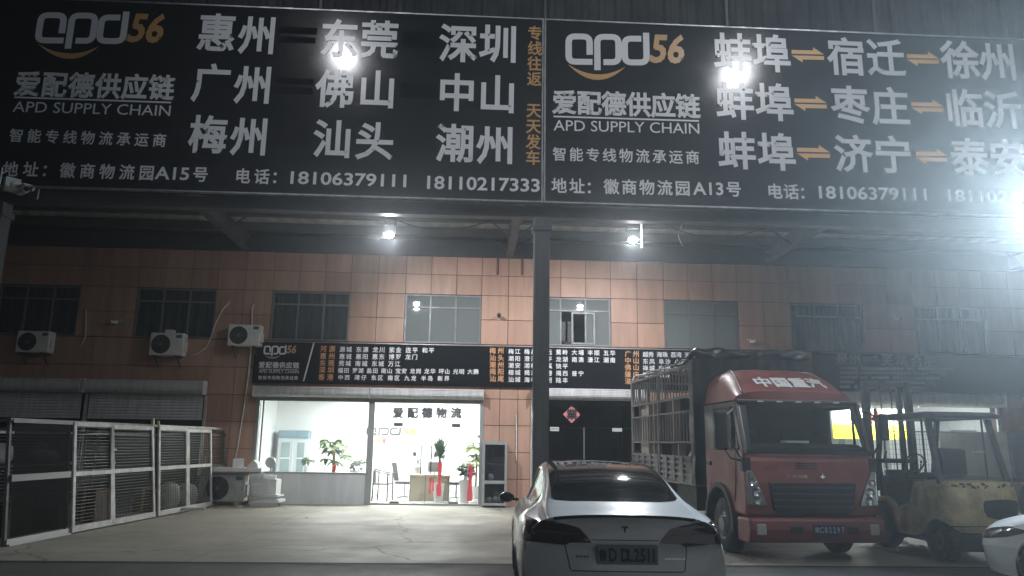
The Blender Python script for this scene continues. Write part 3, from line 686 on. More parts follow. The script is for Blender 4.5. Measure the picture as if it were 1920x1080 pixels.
big = cctv(V((at_y(28, 350, -6.1).x, -6.05, at_y(28, 348, -6.1).z)), .9, 'pale bullet security camera on bars under the lower left corner of the sign', 1.9, M('cctv_white', (.6, .6, .6), .4))
x = MB(); x.bar((-.14, .02, .16), (-.14, .02, -.10), .012); x.bar((.16, -.05, .10), (.10, -.12, -.04), .016); x.bar((.2, -.02, .1), (.17, -.08, -.1), .012); x.box(-.1, .08, 0, .06, -.06, .08); x.build('bracket', M('bracket_pale', (.45, .45, .43), .5), big)

ac_m = M('ac_casing', (.66, .66, .63), .45, var=.18, vs=5)
def ac_unit(loc, label, w=.82, h=.55, d=.30, hang=True, hose=None, dirt=None, rot=0):
    t = thing('air_conditioner', label, 'air conditioner', loc, (0, 0, rot), group='outdoor air conditioner units')
    b = MB(); b.box(-w/2, w/2, -d, 0, 0, h); b.build('casing', dirt or ac_m, t, bevel=.018, seg=3)
    c = (-w*.17, -d-.004, h*.49); R = h*.42
    g = MB(); g.lathe([(.001, .002), (R, .002), (R, 0), (.001, 0)], c, 'y', 36); g.build('fan_opening', M('fan_dark', (.02, .021, .022), .6), t)
    k = MB()
    for i in range(1, 9): k.tube([(c[0]+R*i/9*math.cos(a), -d-.012, c[2]+R*i/9*math.sin(a)) for a in [2*math.pi*j/28 for j in range(28)]], .003, 4, True)
    for j in range(6): a = math.pi*j/3; k.bar((c[0]+.04*math.cos(a), -d-.014, c[2]+.04*math.sin(a)), (c[0]+R*math.cos(a), -d-.014, c[2]+R*math.sin(a)), .006)
    k.lathe([(.001, -.02), (.045, -.018), (.045, .0)], (c[0], -d-.002, c[2]), 'y', 16)
    k.build('fan_grille', M('grille_grey', (.12, .12, .12), .5), t)
    MB().box(w*.27, w*.44, -d-.004, -d+.01, h*.78, h*.92).build('badge', M('badge_blue', (.05, .10, .16), .4), t)
    s = MB(); s.box(w/2, w/2+.05, -d*.8, -d*.3, h*.2, h*.62); s.build('valve_cover', dirt or ac_m, t, bevel=.008)
    if hang:
        k = MB()
        for xx in (-w*.33, w*.33): k.box(xx-.02, xx+.02, -d-.03, .08, -.035, -.002); k.bar((xx, .07, -.3), (xx, -d*.8, -.03), .025)
        k.build('wall_bracket', steel_dark, t)
    if hose: MB().tube(hose, .019, 8).build('pipe', M('lagging', (.62, .61, .58), .7, var=.2, vs=10), t, smooth=True)
    return t
def loc_hose(pts, o, Y=-.05): return [tuple(at_y(a, b, Y)-V(o)) for a, b in pts]
o = V((-5.98, -.09, 3.98)); ac_unit(o, 'white air conditioner at the left end of the strip sign, pipe rising behind', hose=loc_hose([(476, 571), (473, 578), (472, 600), (474, 640), (470, 655), (466, 700), (458, 760), (447, 830), (440, 868)], o, -.06))
o = V((-7.93, -.09, 3.69)); ac_unit(o, 'white air conditioner under the curtained window, long hose curling up', .84, .58, hose=loc_hose([(351, 667), (368, 664), (386, 652), (396, 632), (404, 606), (416, 582), (431, 565)], o, -.06))
x = MB(); x.box(-.11, .11, -.20, -.05, .582, .68); x.build('pipe_box', ac_m, [a for a in S.objects if a.name.startswith('air_conditioner')][-1], bevel=.01)
ac_unit(V((-11.28, -.09, 3.70)), 'barely lit wall air conditioner at the far left edge of the front', .80, .55)
tag(MB().tube([tuple(at_y(a, b, -.05)) for a, b in ((161, 582), (161, 610), (160, 632), (152, 648))], .016, 8).build('pipe_end', M('lagging', (.62, .61, .58), .7)), 'pale loose pipe end hanging on the dark wall at the far left', 'pipe')
tag(MB().tube([tuple(at_y(a, b, -.05)) for a, b in ((968, 778), (968.5, 820), (968, 864))], .016, 8).build('conduit_pipe', M('lagging', (.62, .61, .58), .7)), 'pale upright conduit on the brown wall beside the dark shop door', 'pipe')
ac_unit(V((-6.02, -.42, .10)), 'dusty air conditioner standing on the ground under the white plank', .98, .66, .34, hang=False, dirt=M('ac_dusty', (.34, .34, .32), .6, var=.3, vs=5))
x = MB()
for xx in (-6.35, -5.7): x.box(xx-.05, xx+.05, -.74, -.42, .005, .10)
tag(x.build('concrete_block', m_conc), 'two low blocks under the dusty air conditioner on the ground', 'blocks')

# plank and white parcels beside the office window
pl = thing('plank', 'white plank laid over the dusty air conditioner, two small boxes on it', 'plank', (-5.75, -.62, .80))
MB().box(-.62, .62, -.26, .26, .02, .115).build('board', M('foam_white', (.66, .66, .64), .7, var=.12, vs=8), pl, bevel=.006)
MB().box(-.58, .58, -.22, .22, -.02, .02).build('batten', M('foam_grey', (.35, .35, .34), .7), pl)
fw = M('foam_white', (.66, .66, .64), .7, var=.12, vs=8)
t = tag(MB().box(-.13, .13, -.11, .11, 0, .21).build('foam_box', fw, bevel=.006), 'small white cube shaped box on the left of the plank', 'box'); t.location = (-5.78, -.62, .916); t.rotation_euler = (0, 0, .35)
t = tag(MB().prism([(-.16, 0), (.16, 0), (.13, .10), (.02, .19)], 'y', -.11, .11).build('foam_wedge', fw, bevel=.004), 'white broken wedge of packing foam on the plank by the window', 'packing foam'); t.location = (-5.38, -.62, .916); t.rotation_euler = (0, 0, -.2)
def white_box(nm, sz, loc, rz, label, mt=fw, cat='box'):
    t = tag(MB().box(-sz[0]/2, sz[0]/2, -sz[1]/2, sz[1]/2, 0, sz[2]).build(nm, mt, bevel=.006), label, cat, 'white parcels stacked by the office window'); t.location = loc; t.rotation_euler = (0, 0, rz); return t
white_box('foam_tray', (.62, .5, .10), (-5.02, -.72, .006), .05, 'lowest pale tray of the stack on the ground by the grey sill wall', M('foam_grey2', (.42, .42, .41), .7, var=.2))
white_box('foam_tray', (.70, .5, .07), (-4.96, -.70, .107), -.08, 'second pale tray from the ground in the stack by the grey sill wall')
white_box('flat_carton', (.66, .46, .06), (-5.03, -.72, .178), .04, 'flat carton in the middle of the white stack by the grey sill wall', M('foam_grey2', (.42, .42, .41), .7, var=.2), 'carton')
white_box('flat_carton', (.56, .44, .05), (-4.93, -.68, .239), -.12, 'thin white carton under the upright boxes of the stack', fw, 'carton')
white_box('foam_box', (.40, .30, .24), (-5.13, -.74, .29), .02, 'grey white box in front, high on the stack by the window', M('foam_grey3', (.52, .53, .55), .6, var=.15))
white_box('foam_box', (.26, .30, .36), (-4.86, -.66, .29), -.15, 'taller white box at the right end on top of the stack')
white_box('paper_bundle', (.30, .2, .09), (-4.98, -.60, .652), .2, 'crumpled white paper topmost on the stack by the window', white, 'paper')
m_bag = M('sheer_plastic', (.22, .22, .20), .35, var=.5, vs=9, bump=.6, bs=12)
sk = MB()
sk.grid(lambda u, v: (.20*math.cos(u*6.283)*(1-.55*v**1.5)*(1+.12*math.sin(5*u*6.283+3*v)), .2*math.sin(u*6.283)*(1-.55*v**1.5)*(1+.1*math.sin(7*u*6.283)), .72*v), 40, 12)
sk.tube([(0, 0, .7), (.0, 0, .85), (-.03, 0, 1.2)], .025, 6); sk.tube([(.04, 0, .7), (.06, 0, .9), (.06, 0, 1.15)], .02, 6)
t = tag(sk.build('plastic_bundle', m_bag, smooth=True), 'tall wrapped bundle of dull plastic at the end of the cage by the wall', 'bundle'); t.location = (-6.62, -.70, .005)

# narrow glazed cabinet at the right of the office doors
cb = thing('glazed_cabinet', 'narrow aluminium framed cabinet with dark glass beside the office doors', 'cabinet', (.60, -.30, .006))
W_, H_ = .31, 1.62
f = MB()
for a, b in ((-W_, -W_+.06), (W_-.06, W_)): f.box(a, b, -.26, -.21, .05, H_)
f.box(-W_+.06, W_-.06, -.26, -.21, .05, .11); f.box(-W_+.06, W_-.06, -.26, -.21, H_-.07, H_); f.box(-W_+.06, W_-.06, -.26, -.21, .58, .66)
for a in (-W_, W_-.03): f.box(a, a+.03, .20, .24, 0, H_)
f.box(-W_, W_, -.26, .24, H_+.001, H_+.02); f.box(-W_+.03, W_-.03, .18, .24, 0.02, .08)
f.build('frame', alu, cb, bevel=.004, seg=1)
g_cab = glass('cabinet_glass', (.40, .44, .5), 1.55, .03)
x = MB(); x.add([(-W_+.06, -.235, .11), (W_-.06, -.235, .11), (W_-.06, -.235, .58), (-W_+.06, -.235, .58)], [(0,1,2,3)]); x.add([(-W_+.06, -.235, .66), (W_-.06, -.235, .66), (W_-.06, -.235, H_-.07), (-W_+.06, -.235, H_-.07)], [(0,1,2,3)])
x.build('pane', g_cab, cb)
x = MB(); x.box(-W_+.01, W_-.01, .20, .235, .03, H_-.01); x.box(-W_+.005, -W_+.02, -.2, .2, .05, H_-.01); x.box(W_-.02, W_-.005, -.2, .2, .05, H_-.01)
for z in (.09, .62, 1.05): x.box(-W_+.02, W_-.02, -.18, .2, z, z+.015)
x.build('carcass', M('cabinet_grey', (.13, .135, .15), .6), cb)
x = MB()
for a, z, r in ((-.12, .105, .07), (.05, .105, .08), (.06, .26, .06), (-.1, .635, .09)): x.sph((a, 0, z+r), r, (1, 1, 1.1))
x.build('stored_jars', M('jar_pale', (.45, .45, .45), .5), cb, smooth=True)

# diamond paper on the dark door
dm = thing('door_paper', 'pink diamond shaped paper with a black character on the dark glass door', 'paper sign', (at_y(1072, 777, 0).x, .012, at_y(1072, 777, 0).z))
MB().prism([(-.23, 0), (0, -.23), (.23, 0), (0, .23)], 'y', .0, .006).build('sheet', M('pink_paper', (.58, .20, .22), .6, var=.15, vs=20), dm)
x = MB(); put_glyph(x, '業', V((0, -.004, .005)), .30, .30, .03, off=(.49, .38)); x.build('lettering', black, dm)

# ================================================================== STORAGE CAGE (left)
A0, A1 = at_z(10, 1026), at_z(425, 945)
ang = math.atan2(A1.y-A0.y, A1.x-A0.x)
cg = thing('storage_cage', 'long storage cage with pale framed mesh doors and one smoked corrugated side', 'cage', (A0.x, A0.y, .006), (0, 0, ang)); cg.rotation_mode = 'XYZ'
Rz = Matrix.Rotation(ang, 4, 'Z'); lean = Matrix.Rotation(rad(-6), 4, 'X')
cg.rotation_euler = (Rz @ lean).to_euler()
LEN = (A1-A0).length; HC = 1.86
def along(px, py): return ((at_z(px, py)-A0).x*math.cos(ang)+(at_z(px, py)-A0).y*math.sin(ang))
d0, d1, d2, d3, d4, d5 = along(152, 1003), along(232, 988), along(297, 972), along(305, 971), along(357, 960), along(400, 951)
mesh_m = M('cage_mesh', (.035, .035, .034), .5, .3)
slat_m = M('mesh_slat', (.045, .045, .043), .5, .3, var=.3)
fr = MB()
fr.bar((0, .03, HC), (LEN, .03, HC), .05); fr.bar((0, .03, .03), (LEN, .03, .03), .05)
for a in (0.02, (d2+d3)/2, d0-.05, LEN-.03): fr.bar((a, .04, 0), (a, .04, HC), .05)
for a in (0.02, d0, d3, LEN-.03): fr.bar((a, 1.75, -.0), (a, 1.75, HC), .05); fr.bar((a, 0.04, HC), (a, 1.75, HC), .04)
fr.bar((0, 1.75, HC), (LEN, 1.75, HC), .05); fr.bar((0, 1.75, .03), (LEN, 1.75, .03), .05)
fr.build('frame', M('frame_grey', (.23, .23, .22), .55, .3, var=.35, vs=5), cg)
side = MB()
n = 84
for i in range(n):
    a = .05+(d0-.12)*i/n; w_ = (d0-.12)/n
    side.add([(a, -.01, .12), (a+w_*.5, -.028, .12), (a+w_*.5, -.028, HC-.03), (a, -.01, HC-.03)], [(0,1,2,3)]); side.add([(a+w_*.5, -.028, .12), (a+w_, -.01, .12), (a+w_, -.01, HC-.03), (a+w_*.5, -.028, HC-.03)], [(0,1,2,3)])
side.build('corrugated_sheet', glass('smoked_sheet', (.5, .5, .48), 1.5, .12, haze=.08, hcol=(.3, .3, .28)), cg)
x = MB(); x.box(0, d0-.08, -.05, -.03, .93, 1.03); x.box(0, d0-.06, -.045, -.03, HC-.05, HC+.01)
x.build('rail', M('rail_grey', (.16, .16, .15), .5), cg)
x = MB(); x.box(0, d0-.05, -.06, -.035, 0.0, .025); x.box(0.0, d0-.05, -.02, 0, 0.025, .10); x.build('floor_edge', M('edge_pale', (.4, .4, .38), .6), cg)
def cage_door(a, b, sag=0, rise=0):
    f = MB(); t = .075; z0, z1 = .02, HC-.02+rise
    def P(x, z): return (x+sag*(z-z0)/(z1-z0), -.03, z)
    for (p, q, w_) in ((P(a+t/2, z0), P(a+t/2, z1), t), (P(b-t/2, z0), P(b-t/2, z1), t), (P(a+t, z0+t*.7), P(b-t, z0+t*.7), t*1.4), (P(a+t, z1-t/2), P(b-t, z1-t/2), t), (P(a+t, .98), P(b-t, .98), t)):
        f.bar(p, q, .04 if abs(p[0]-q[0]) < .5 else .04, w_) if False else f.bar(p, q, w_, .035) if abs(p[2]-q[2]) > .5 else f.bar(p, q, .035, w_)
    d = f.build('door', alu_old, cg, bevel=.004, seg=1)
    m = MB(); k = int((z1-z0)/.058)
    for i in range(k): z = z0+.05+(z1-z0-.08)*i/k; m.bar(P(a+t, z)[:1]+(-.012,)+(z,), P(b-t, z)[:1]+(-.012,)+(z,), .005, .010)
    m.build('mesh_bars', slat_m, d)
    m = MB(); k = int((b-a)/.10)
    for i in range(1, k): x_ = a+(b-a)*i/k; m.bar((x_, -.004, z0+.05), (x_+sag, -.004, z1-.05), .005)
    m.build('mesh_wire', mesh_m, d)
    return d
cage_door(d0, d1-.005, -.02, .02); cage_door(d1+.005, d2, -.10, 0); cage_door(d3, d4-.005, 0, .0); cage_door(d4+.005, d5, 0, -.02)
x = MB()
for a in (d1, d4): x.bar((a-.12, -.055, 1.38), (a+.05, -.055, 1.38), .02); x.bar((a-.02, -.05, 1.2), (a+.03, -.05, 1.12), .015)
x.bar((d2-.15, -.05, 1.86), (d2-.15, -.05, 2.0), .05); x.bar((d2+.2, -.02, 1.7), (d2+.05, -.06, 1.95), .04)
x.build('latch', M('latch_yellow', (.45, .42, .30), .5), cg)
x = MB(); x.bar((d5+.04, -.0, .95), (LEN, -.0, .95), .02, .06); x.bar((d5+.04, 0, 1.7), (LEN, 0, 1.7), .02, .03)
for i in range(28): x.bar((d5+.04, .01, .06+.062*i), (LEN, .01, .06+.062*i), .005, .012)
x.build('end_panel', slat_m, cg)
x = MB()
for i in range(30): x.bar((0, 1.76, .05+.062*i), (LEN, 1.76, .05+.062*i), .006, .012)
x.build('back_mesh', mesh_m, cg)
# things kept in the cage (local along/across -> world)
def cw(a, b, z=0.006): return (A0.x+a*math.cos(ang)-b*math.sin(ang), A0.y+a*math.sin(ang)+b*math.cos(ang), z)
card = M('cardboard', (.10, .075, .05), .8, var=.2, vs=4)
def carton(sz, loc, rz, label, mt=card, group=None):
    t = thing('cardboard_box', label, 'box', loc, (0, 0, rz), group=group)
    MB().box(-sz[0]/2, sz[0]/2, -sz[1]/2, sz[1]/2, 0, sz[2]).build('carton', mt, t, bevel=.006)
    MB().box(-sz[0]/2-.002, sz[0]/2+.002, -.03, .03, sz[2]*.0+.01, sz[2]+.003).build('tape', M('tape', (.38, .28, .15), .4), t)
    return t
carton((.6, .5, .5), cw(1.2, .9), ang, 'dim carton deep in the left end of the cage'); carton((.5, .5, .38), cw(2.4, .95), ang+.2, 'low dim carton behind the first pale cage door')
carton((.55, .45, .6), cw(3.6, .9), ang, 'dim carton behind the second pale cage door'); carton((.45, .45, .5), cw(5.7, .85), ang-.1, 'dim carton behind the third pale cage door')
def sack(loc, sz, label, mt, cat='sack', nm='sack'):
    b = MB(); b.grid(lambda u, v: tuple(sz[i]*c for i, c in enumerate((math.cos(u*6.283)*math.sin(math.pi*min(.999, v+.001))**.6*(1+.07*math.sin(u*31+v*5)), math.sin(u*6.283)*math.sin(math.pi*min(.999, v+.001))**.6*(1+.06*math.sin(u*25)), .5-.5*math.cos(math.pi*v)))), 28, 12)
    t = tag(b.build(nm, mt, smooth=True), label, cat); t.location = loc; return t
pale = M('sack_pale', (.5, .5, .46), .7, var=.2, vs=6)
sack(cw(5.9, .5, .006), (.24, .22, .62), 'pale crumpled sack low behind the third cage door', pale)
sack(cw(6.75, .5, .006), (.26, .22, .55), 'pale sack low behind the last cage door', pale)
sh = thing('rack_shelf', 'dim steel rack inside the left end of the cage', 'shelf', cw(1.3, .85), (0, 0, ang))
x = MB()
for z in (.62, 1.12): x.box(-1.1, 1.1, -.35, .35, z, z+.03)
for a in (-1.1, 1.07):
    for b in (-.35, .32): x.box(a, a+.03, b, b+.03, 0, 1.5)
x.build('rack', steel_dark, sh)
t = sack(cw(.62, .75, 1.155), (.2, .2, .34), 'pale round bundle on the rack behind the smoked cage sheet', pale, 'bundle', 'bundle')
sack(cw(1.7, .75, 1.155), (.26, .2, .22), 'flat pale bundle on the rack near the dark cage post', pale, 'bundle', 'bundle')
tag(MB().tube([(0, 0, .06), (.9, 0, .10)], .03, 8).build('plastic_pipe', pale), 'pale pipe lying low behind the third cage door', 'pipe').location = cw(5.4, .35)

# ================================================================== OFFICE CONTENTS
leaf_m = M('leaf_green', (.07, .12, .035), .45, var=.3, vs=5); leaf_b = M('leaf_blue_green', (.05, .10, .06), .45, var=.3); leaf_y = M('leaf_light', (.16, .22, .05), .45, var=.3)
ribbon_m = M('red_ribbon', (.80, .08, .10), .5); pot_m = M('pot_white', (.7, .7, .68), .3); bark = M('bark', (.22, .15, .09), .8)
def leaf(mb, p, d, L, w, droop=.5):
    d = V(d).normalized(); s_ = d.cross(V((0,0,1)))
    s_ = s_.normalized() if s_.length > .01 else V((1,0,0)); a = []; n = 5
    for i in range(n+1):
        t = i/n; c = V(p)+d*(L*t)+V((0,0,-droop*L*t*t)); ww = w*math.sin(math.pi*min(1, t*.92+.06))**.8
        a += [c-s_*ww/2, c+V((0,0,-ww*.1)), c+s_*ww/2]
    mb.add(a, [(3*i, 3*i+1, 3*i+4, 3*i+3) for i in range(n)]+[(3*i+1, 3*i+2, 3*i+5, 3*i+4) for i in range(n)])
def potted(loc, label, H, crown, n, L, w, mt, trunk=.05, pot=(.17, .32), ribbon=None, cat='potted plant', droop=.55, spiky=False, seed=1):
    r = random.Random(seed); t = thing('potted_plant', label, cat, loc)
    MB().lathe([(.001, 0), (pot[0]*.75, 0), (pot[0], pot[1]), (pot[0]*.92, pot[1]), (pot[0]*.88, pot[1]-.04), (.001, pot[1]-.04)], (0,0,0), 'z', 24).build('pot', pot_m, t, smooth=False)
    zc = H-crown[1]*.55
    if trunk:
        MB().tube([(0, 0, pot[1]-.05), (.02, 0, (pot[1]+zc)/2), (0, 0, zc)], [trunk, trunk*.9, trunk*.8], 10).build('trunk', bark, t, smooth=True)
    m = MB()
    if spiky:
        for i in range(n):
            a = r.uniform(0, 6.283); e = r.uniform(.15, 1.45); m_ = r.uniform(.8, 1.05)
            leaf(m, (0, 0, zc-.05), (math.cos(a)*math.cos(e), math.sin(a)*math.cos(e), math.sin(e)), L*m_, w, droop*math.cos(e))
    else:
        for i in range(n):
            a = r.uniform(0, 6.283); rr = r.uniform(.1, 1)**.6; e = r.uniform(-1, 1)
            hub = V((crown[0]*.72*rr*math.cos(a), crown[0]*.72*rr*math.sin(a), zc+crown[1]*.42*e))
            if i % 2 == 0: m.tube([(0, 0, zc-.1), tuple(hub*.5+V((0,0,zc*.5))), tuple(hub)], .006, 4)
            for k in range(6):
                b = a+ (k-2.5)*.75+r.uniform(-.2, .2); leaf(m, hub, (math.cos(b), math.sin(b), r.uniform(-.2, .45)), L*r.uniform(.7, 1.1), w, droop)
    m.build('leaves', mt, t)
    if ribbon:
        b = MB()
        for (x0, z1, z0, w_) in ribbon: b.grid(lambda u, v: (x0+(u-.5)*w_*(1+.2*math.sin(v*9)), -pot[0]-.04-.015*math.sin(v*14+u*3), z1+(z0-z1)*v), 3, 14)
        b.build('ribbon', ribbon_m, t)
    return t
potted((at_y(624, 880, 1.5).x, 1.5, .02), 'leafy money tree with a red ribbon behind the office window', 1.86, (.50, .85), 17, .30, .12, leaf_m, .045, (.2, .4), [(.08, .98, .35, .08)], seed=3)
potted((at_y(823, 900, .75).x, .75, .02), 'spiky leaved plant with hanging red ribbons in front of the desk', 1.42, (.3, .4), 52, .66, .075, leaf_b, .04, (.15, .5), [(.02, 1.05, .18, .10), (-.22, .65, .24, .05), (-.14, .6, .3, .04)], droop=.35, spiky=True, seed=5)
potted((at_y(892, 900, 2.2).x, 2.2, .02), 'tall light green plant half hidden by the right door frame', 1.95, (.42, 1.2), 22, .24, .10, leaf_y, .03, (.18, .35), seed=8)
potted((at_y(668, 880, 2.2).x, 2.2, .62), 'low bushy dark plant at the right end of the office window', .55, (.34, .34), 22, .13, .06, M('leaf_grey', (.10, .11, .09), .6), 0, (.2, .16), seed=9)
potted((at_y(577, 885, 3.2).x, 3.2, .55), 'small plant in a blue white pot beside the file cabinet', .62, (.2, .26), 9, .16, .06, leaf_m, .015, (.13, .3), seed=12)
potted((at_y(783, 880, 1.7).x, 1.7, .72), 'small spiky pot plant on the office desk behind the door handle', .42, (.2, .2), 22, .30, .022, leaf_b, 0, (.09, .18), spiky=True, seed=15, droop=.4)
potted((at_y(872, 900, .9).x, .9, .02), 'dark flower arrangement with a long red ribbon on a white stand', 1.05, (.32, .34), 24, .14, .075, M('leaf_dark', (.035, .045, .035), .5), .0, (.16, .58), [(.14, .98, .05, .12)], seed=21)
def stool_table(name, label, loc, w, d, h, mt, cat):
    t = thing(name, label, cat, loc); MB().box(-w/2, w/2, -d/2, d/2, h-.04, h).build('top', mt, t)
    for a in (-1, 1):
        for b in (-1, 1): MB().box(a*(w/2-.03)-.02, a*(w/2-.03)+.02, b*(d/2-.03)-.02, b*(d/2-.03)+.02, 0, h-.04).build('leg', mt, t)
stool_table('side_table', 'low white table under the bushy plant in the window', (at_y(668, 880, 2.2).x, 2.2, .02), .8, .5, .60, white, 'table')
stool_table('side_table', 'low white table under the small plant near the file cabinet', (at_y(577, 885, 3.2).x, 3.2, .02), .5, .4, .53, white, 'table')
dx = at_y(806, 900, 1.2).x
dk_ = thing('office_desk', 'pale wooden office desk seen through the glass doors', 'desk', (dx, 1.35, .02))
wood = M('desk_wood', (.46, .41, .31), .45, var=.1, vs=3, streak=True)
MB().box(-.56, .56, -.35, .35, .66, .70).build('top', wood, dk_, bevel=.004); MB().box(-.52, .52, -.30, -.27, .01, .655).build('front_panel', wood, dk_)
for a in (-.54, .51): MB().box(a, a+.03, -.3, .33, 0, .655).build('side_panel', wood, dk_)
mo = thing('monitor', 'grey back of a computer monitor on the office desk', 'monitor', (dx+.12, 1.4, .722)); MB().box(-.2, .2, -.02, .02, .06, .34).build('screen', M('mon', (.28, .28, .29), .4), mo, bevel=.006); x = MB(); x.box(-.08, .08, -.06, .06, 0, .01); x.box(-.02, .02, .0, .02, .01, .06); x.build('stand', black, mo)
dark_ch = M('chair_dark', (.06, .06, .065), .5)
def office_chair(loc, rz, label):
    t = thing('office_chair', label, 'chair', loc, (0, 0, rz), group='dark swivel chairs at the desk'); t_ = .25
    MB().box(-.23, .23, -.22, .22, .42, .49).build('seat', dark_ch, t, bevel=.02)
    MB().grid(lambda u, v: (-.2+.4*u, .22+.10*v+.03*math.cos(u*3.14*2), .5+.5*v), 8, 8).build('backrest', dark_ch, t)
    x = MB(); x.tube([(0, 0, .08), (0, 0, .42)], .025, 8)
    for k in range(5): x.bar((0, 0, .08), (.26*math.cos(k*1.257), .26*math.sin(k*1.257), .05), .03)
    x.build('base', M('chrome', (.6, .6, .6), .2, 1), t)
office_chair((dx-.72, 1.75, .02), rad(75), 'dark swivel chair left of the office desk'); office_chair((dx+.72, 1.6, .02), rad(-75), 'dark swivel chair right of the office desk')
cx = at_y(718, 900, 1.2).x
ch = thing('wooden_chair', 'round backed wooden armchair behind the left glass panel', 'chair', (cx, 1.25, .02), (0, 0, rad(78)))
MB().box(-.25, .25, -.23, .23, .42, .46).build('seat', M('chair_wood', (.13, .11, .10), .4), ch, bevel=.008)
for a, b in ((-.23, -.21), (.23, -.21), (-.23, .21), (.23, .21)): MB().bar((a, b, 0), (a*.95, b*.95, .70 if b < 0 else .80), .032).build('leg', M('chair_wood', (.13, .11, .10), .4), ch)
MB().tube([(-.27, -.3, .70), (-.25, 0, .74), (-.2, .2, .80), (0, .27, .84), (.2, .2, .80), (.25, 0, .74), (.27, -.3, .70)], .018, 8).build('arm_rail', M('chair_wood', (.13, .11, .10), .4), ch)
x = MB(); x.box(-.07, .07, .22, .25, .46, .82); x.bar((-.22, -.2, .12), (.22, -.2, .12), .025); x.bar((-.22, .2, .12), (.22, .2, .12), .025); x.build('back_splat', M('chair_wood', (.13, .11, .10), .4), ch)
fx = at_y(549, 850, 5.2).x
fc = thing('file_cabinet', 'tall pale steel file cabinet with glazed doors at the back of the office', 'cabinet', (fx, 5.3, .02))
MB().box(-.48, .48, -.2, .25, 0, 1.62).build('body', M('cab_body', (.55, .60, .62), .4), fc, bevel=.006)
x = MB(); x.box(-.45, .12, -.215, -.20, 1.66, 1.86); x.box(.15, .46, -.215, -.20, 1.66, 1.86); x.box(-.48, .48, -.199, .25, 1.625, 1.88); x.build('top_cupboard', M('cab_blue', (.22, .30, .35), .4), fc)
x = MB(); x.box(-.36, -.08, -.212, -.2, .55, 1.5); x.box(.16, .38, -.212, -.2, .55, 1.5); x.build('pane', M('cab_glass', (.26, .33, .34), .2), fc)
x = MB(); x.box(-.37, -.07, -.218, -.2, .98, 1.02); x.box(.15, .39, -.218, -.2, .98, 1.02); x.box(.01, .03, -.21, -.2, .05, 1.6); x.build('door_bar', white, fc)
fan = thing('desk_fan', 'small grey fan at the left end of the office window', 'fan', (at_y(508, 880, 1.0).x, 1.0, .02))
x = MB(); x.tube([(0, 0, 0), (.0, 0, .85)], .02, 8); x.lathe([(.001, 0), (.18, 0), (.18, .03), (.001, .03)], (0, 0, 0), 'z', 20); x.build('stand', M('mon', (.28, .28, .29), .4), fan)
x = MB(); x.lathe([(.001, -.05), (.12, -.04), (.15, 0), (.12, .04), (.001, .05)], (-.02, 0, .98), 'y', 22); x.build('fan_head', M('fan_pale', (.42, .43, .43), .5), fan)
wl = thing('wall_logo', 'grey letters and yellow digits on the white back wall of the office', 'wall sign', (0, RY-.02, 0))
w, g = MB(), MB(); LY = RY-.012
logo(w, g, 686, 753, 801.5, 815, (755, 781, 808, 808, 14.5), LY, (686, 821, 733, 819, 829), dy=-.01, lw_=.25)
shift(w, V((0, RY-.02, 0))).build('lettering', M('logo_grey', (.03, .035, .04), .5), wl); shift(g, V((0, RY-.02, 0))).build('gold_lettering', M('logo_yellow', (.85, .52, .02), .5), wl)
a = at_y(720.5, 823, 2.5); pn = tag(MB().prism([(-.06, 0), (.06, 0), (.02, -.16), (-.02, -.16)], 'y', 0, .012).build('red_pennant', ribbon_m), 'small red pennant hanging in the office below the grey wall letters', 'pennant'); pn.location = a
# yellow banner and folding gate in the bright shop
a, b = at_y(1572, 772, 1.2), at_y(1668, 824, 1.2)
bn = thing('shop_banner', 'white and yellow banner with red and grey marks inside the bright right shop', 'banner', (a.x, 1.2, b.z))
HB = a.z-b.z; WB = b.x-a.x+.6
MB().box(-.2, WB, 0, .02, HB*.55, HB+.1).build('white_cloth', M('banner_white', (.85, .88, .75), .6), bn); MB().box(-.2, WB, 0, .02, 0, HB*.55-.001).build('yellow_cloth', M('banner_yellow', (.80, .74, .04), .6), bn)
x = MB(); put_glyph(x, '境', V((at_y(1644, 785, 1.2).x-a.x, -.006, at_y(1644, 785, 1.2).z-b.z)), .42, .40, .03, off=(.49, .38)); x.build('lettering', M('banner_red', (.42, .05, .03), .6), bn)
x = MB(); ex = at_y(1598, 782, 1.2).x-a.x; ez = at_y(1598, 783, 1.2).z-b.z; x.prism([(ex+.16*math.cos(t)*(1+.2*math.sin(5*t)), ez+.10*math.sin(t)*(1+.2*math.sin(4*t))) for t in [i*.3142 for i in range(20)]], 'y', -.006, -.001); x.box(ex-.17, ex+.17, -.006, -.001, ez-.20, ez-.15); x.build('emblem', M('banner_grey', (.30, .30, .24), .6), bn)
gt = thing('folding_gate', 'thin dark grid gate across the bright shop opening behind the forklift', 'gate', (11.0, .10, .01))
x = MB(); GX0, GX1 = 0.2, 3.2
for i in range(int((GX1-GX0)/.095)+1): x.bar((GX0+.095*i, 0, 0), (GX0+.095*i, 0, 1.98), .007)
for i in range(15): x.bar((GX0, .008, .1+.134*i), (GX1, .008, .1+.134*i), .007)
x.build('grid', M('gate_grey', (.10, .11, .11), .5, .4), gt)
x = MB()
for a in (GX0-.03, 1.6, GX1+.03): x.bar((a, 0, 0), (a, 0, 2.1), .03)
x.bar((GX0, 0, 2.05), (GX1, 0, 2.05), .03); x.build('gate_frame', steel_dark, gt)
x = thing('goods_shelf', 'pale shelf rack standing inside the bright right shop', 'shelf', (11.9, 2.6, .02)); k = MB()
for z in (.4, .95, 1.5): k.box(-.7, .7, -.2, .2, z, z+.03)
for a in (-.7, .67): k.box(a, a+.03, -.2, .2, 0, 1.9)
k.build('rack', M('rack_grey', (.45, .47, .46), .5), x)
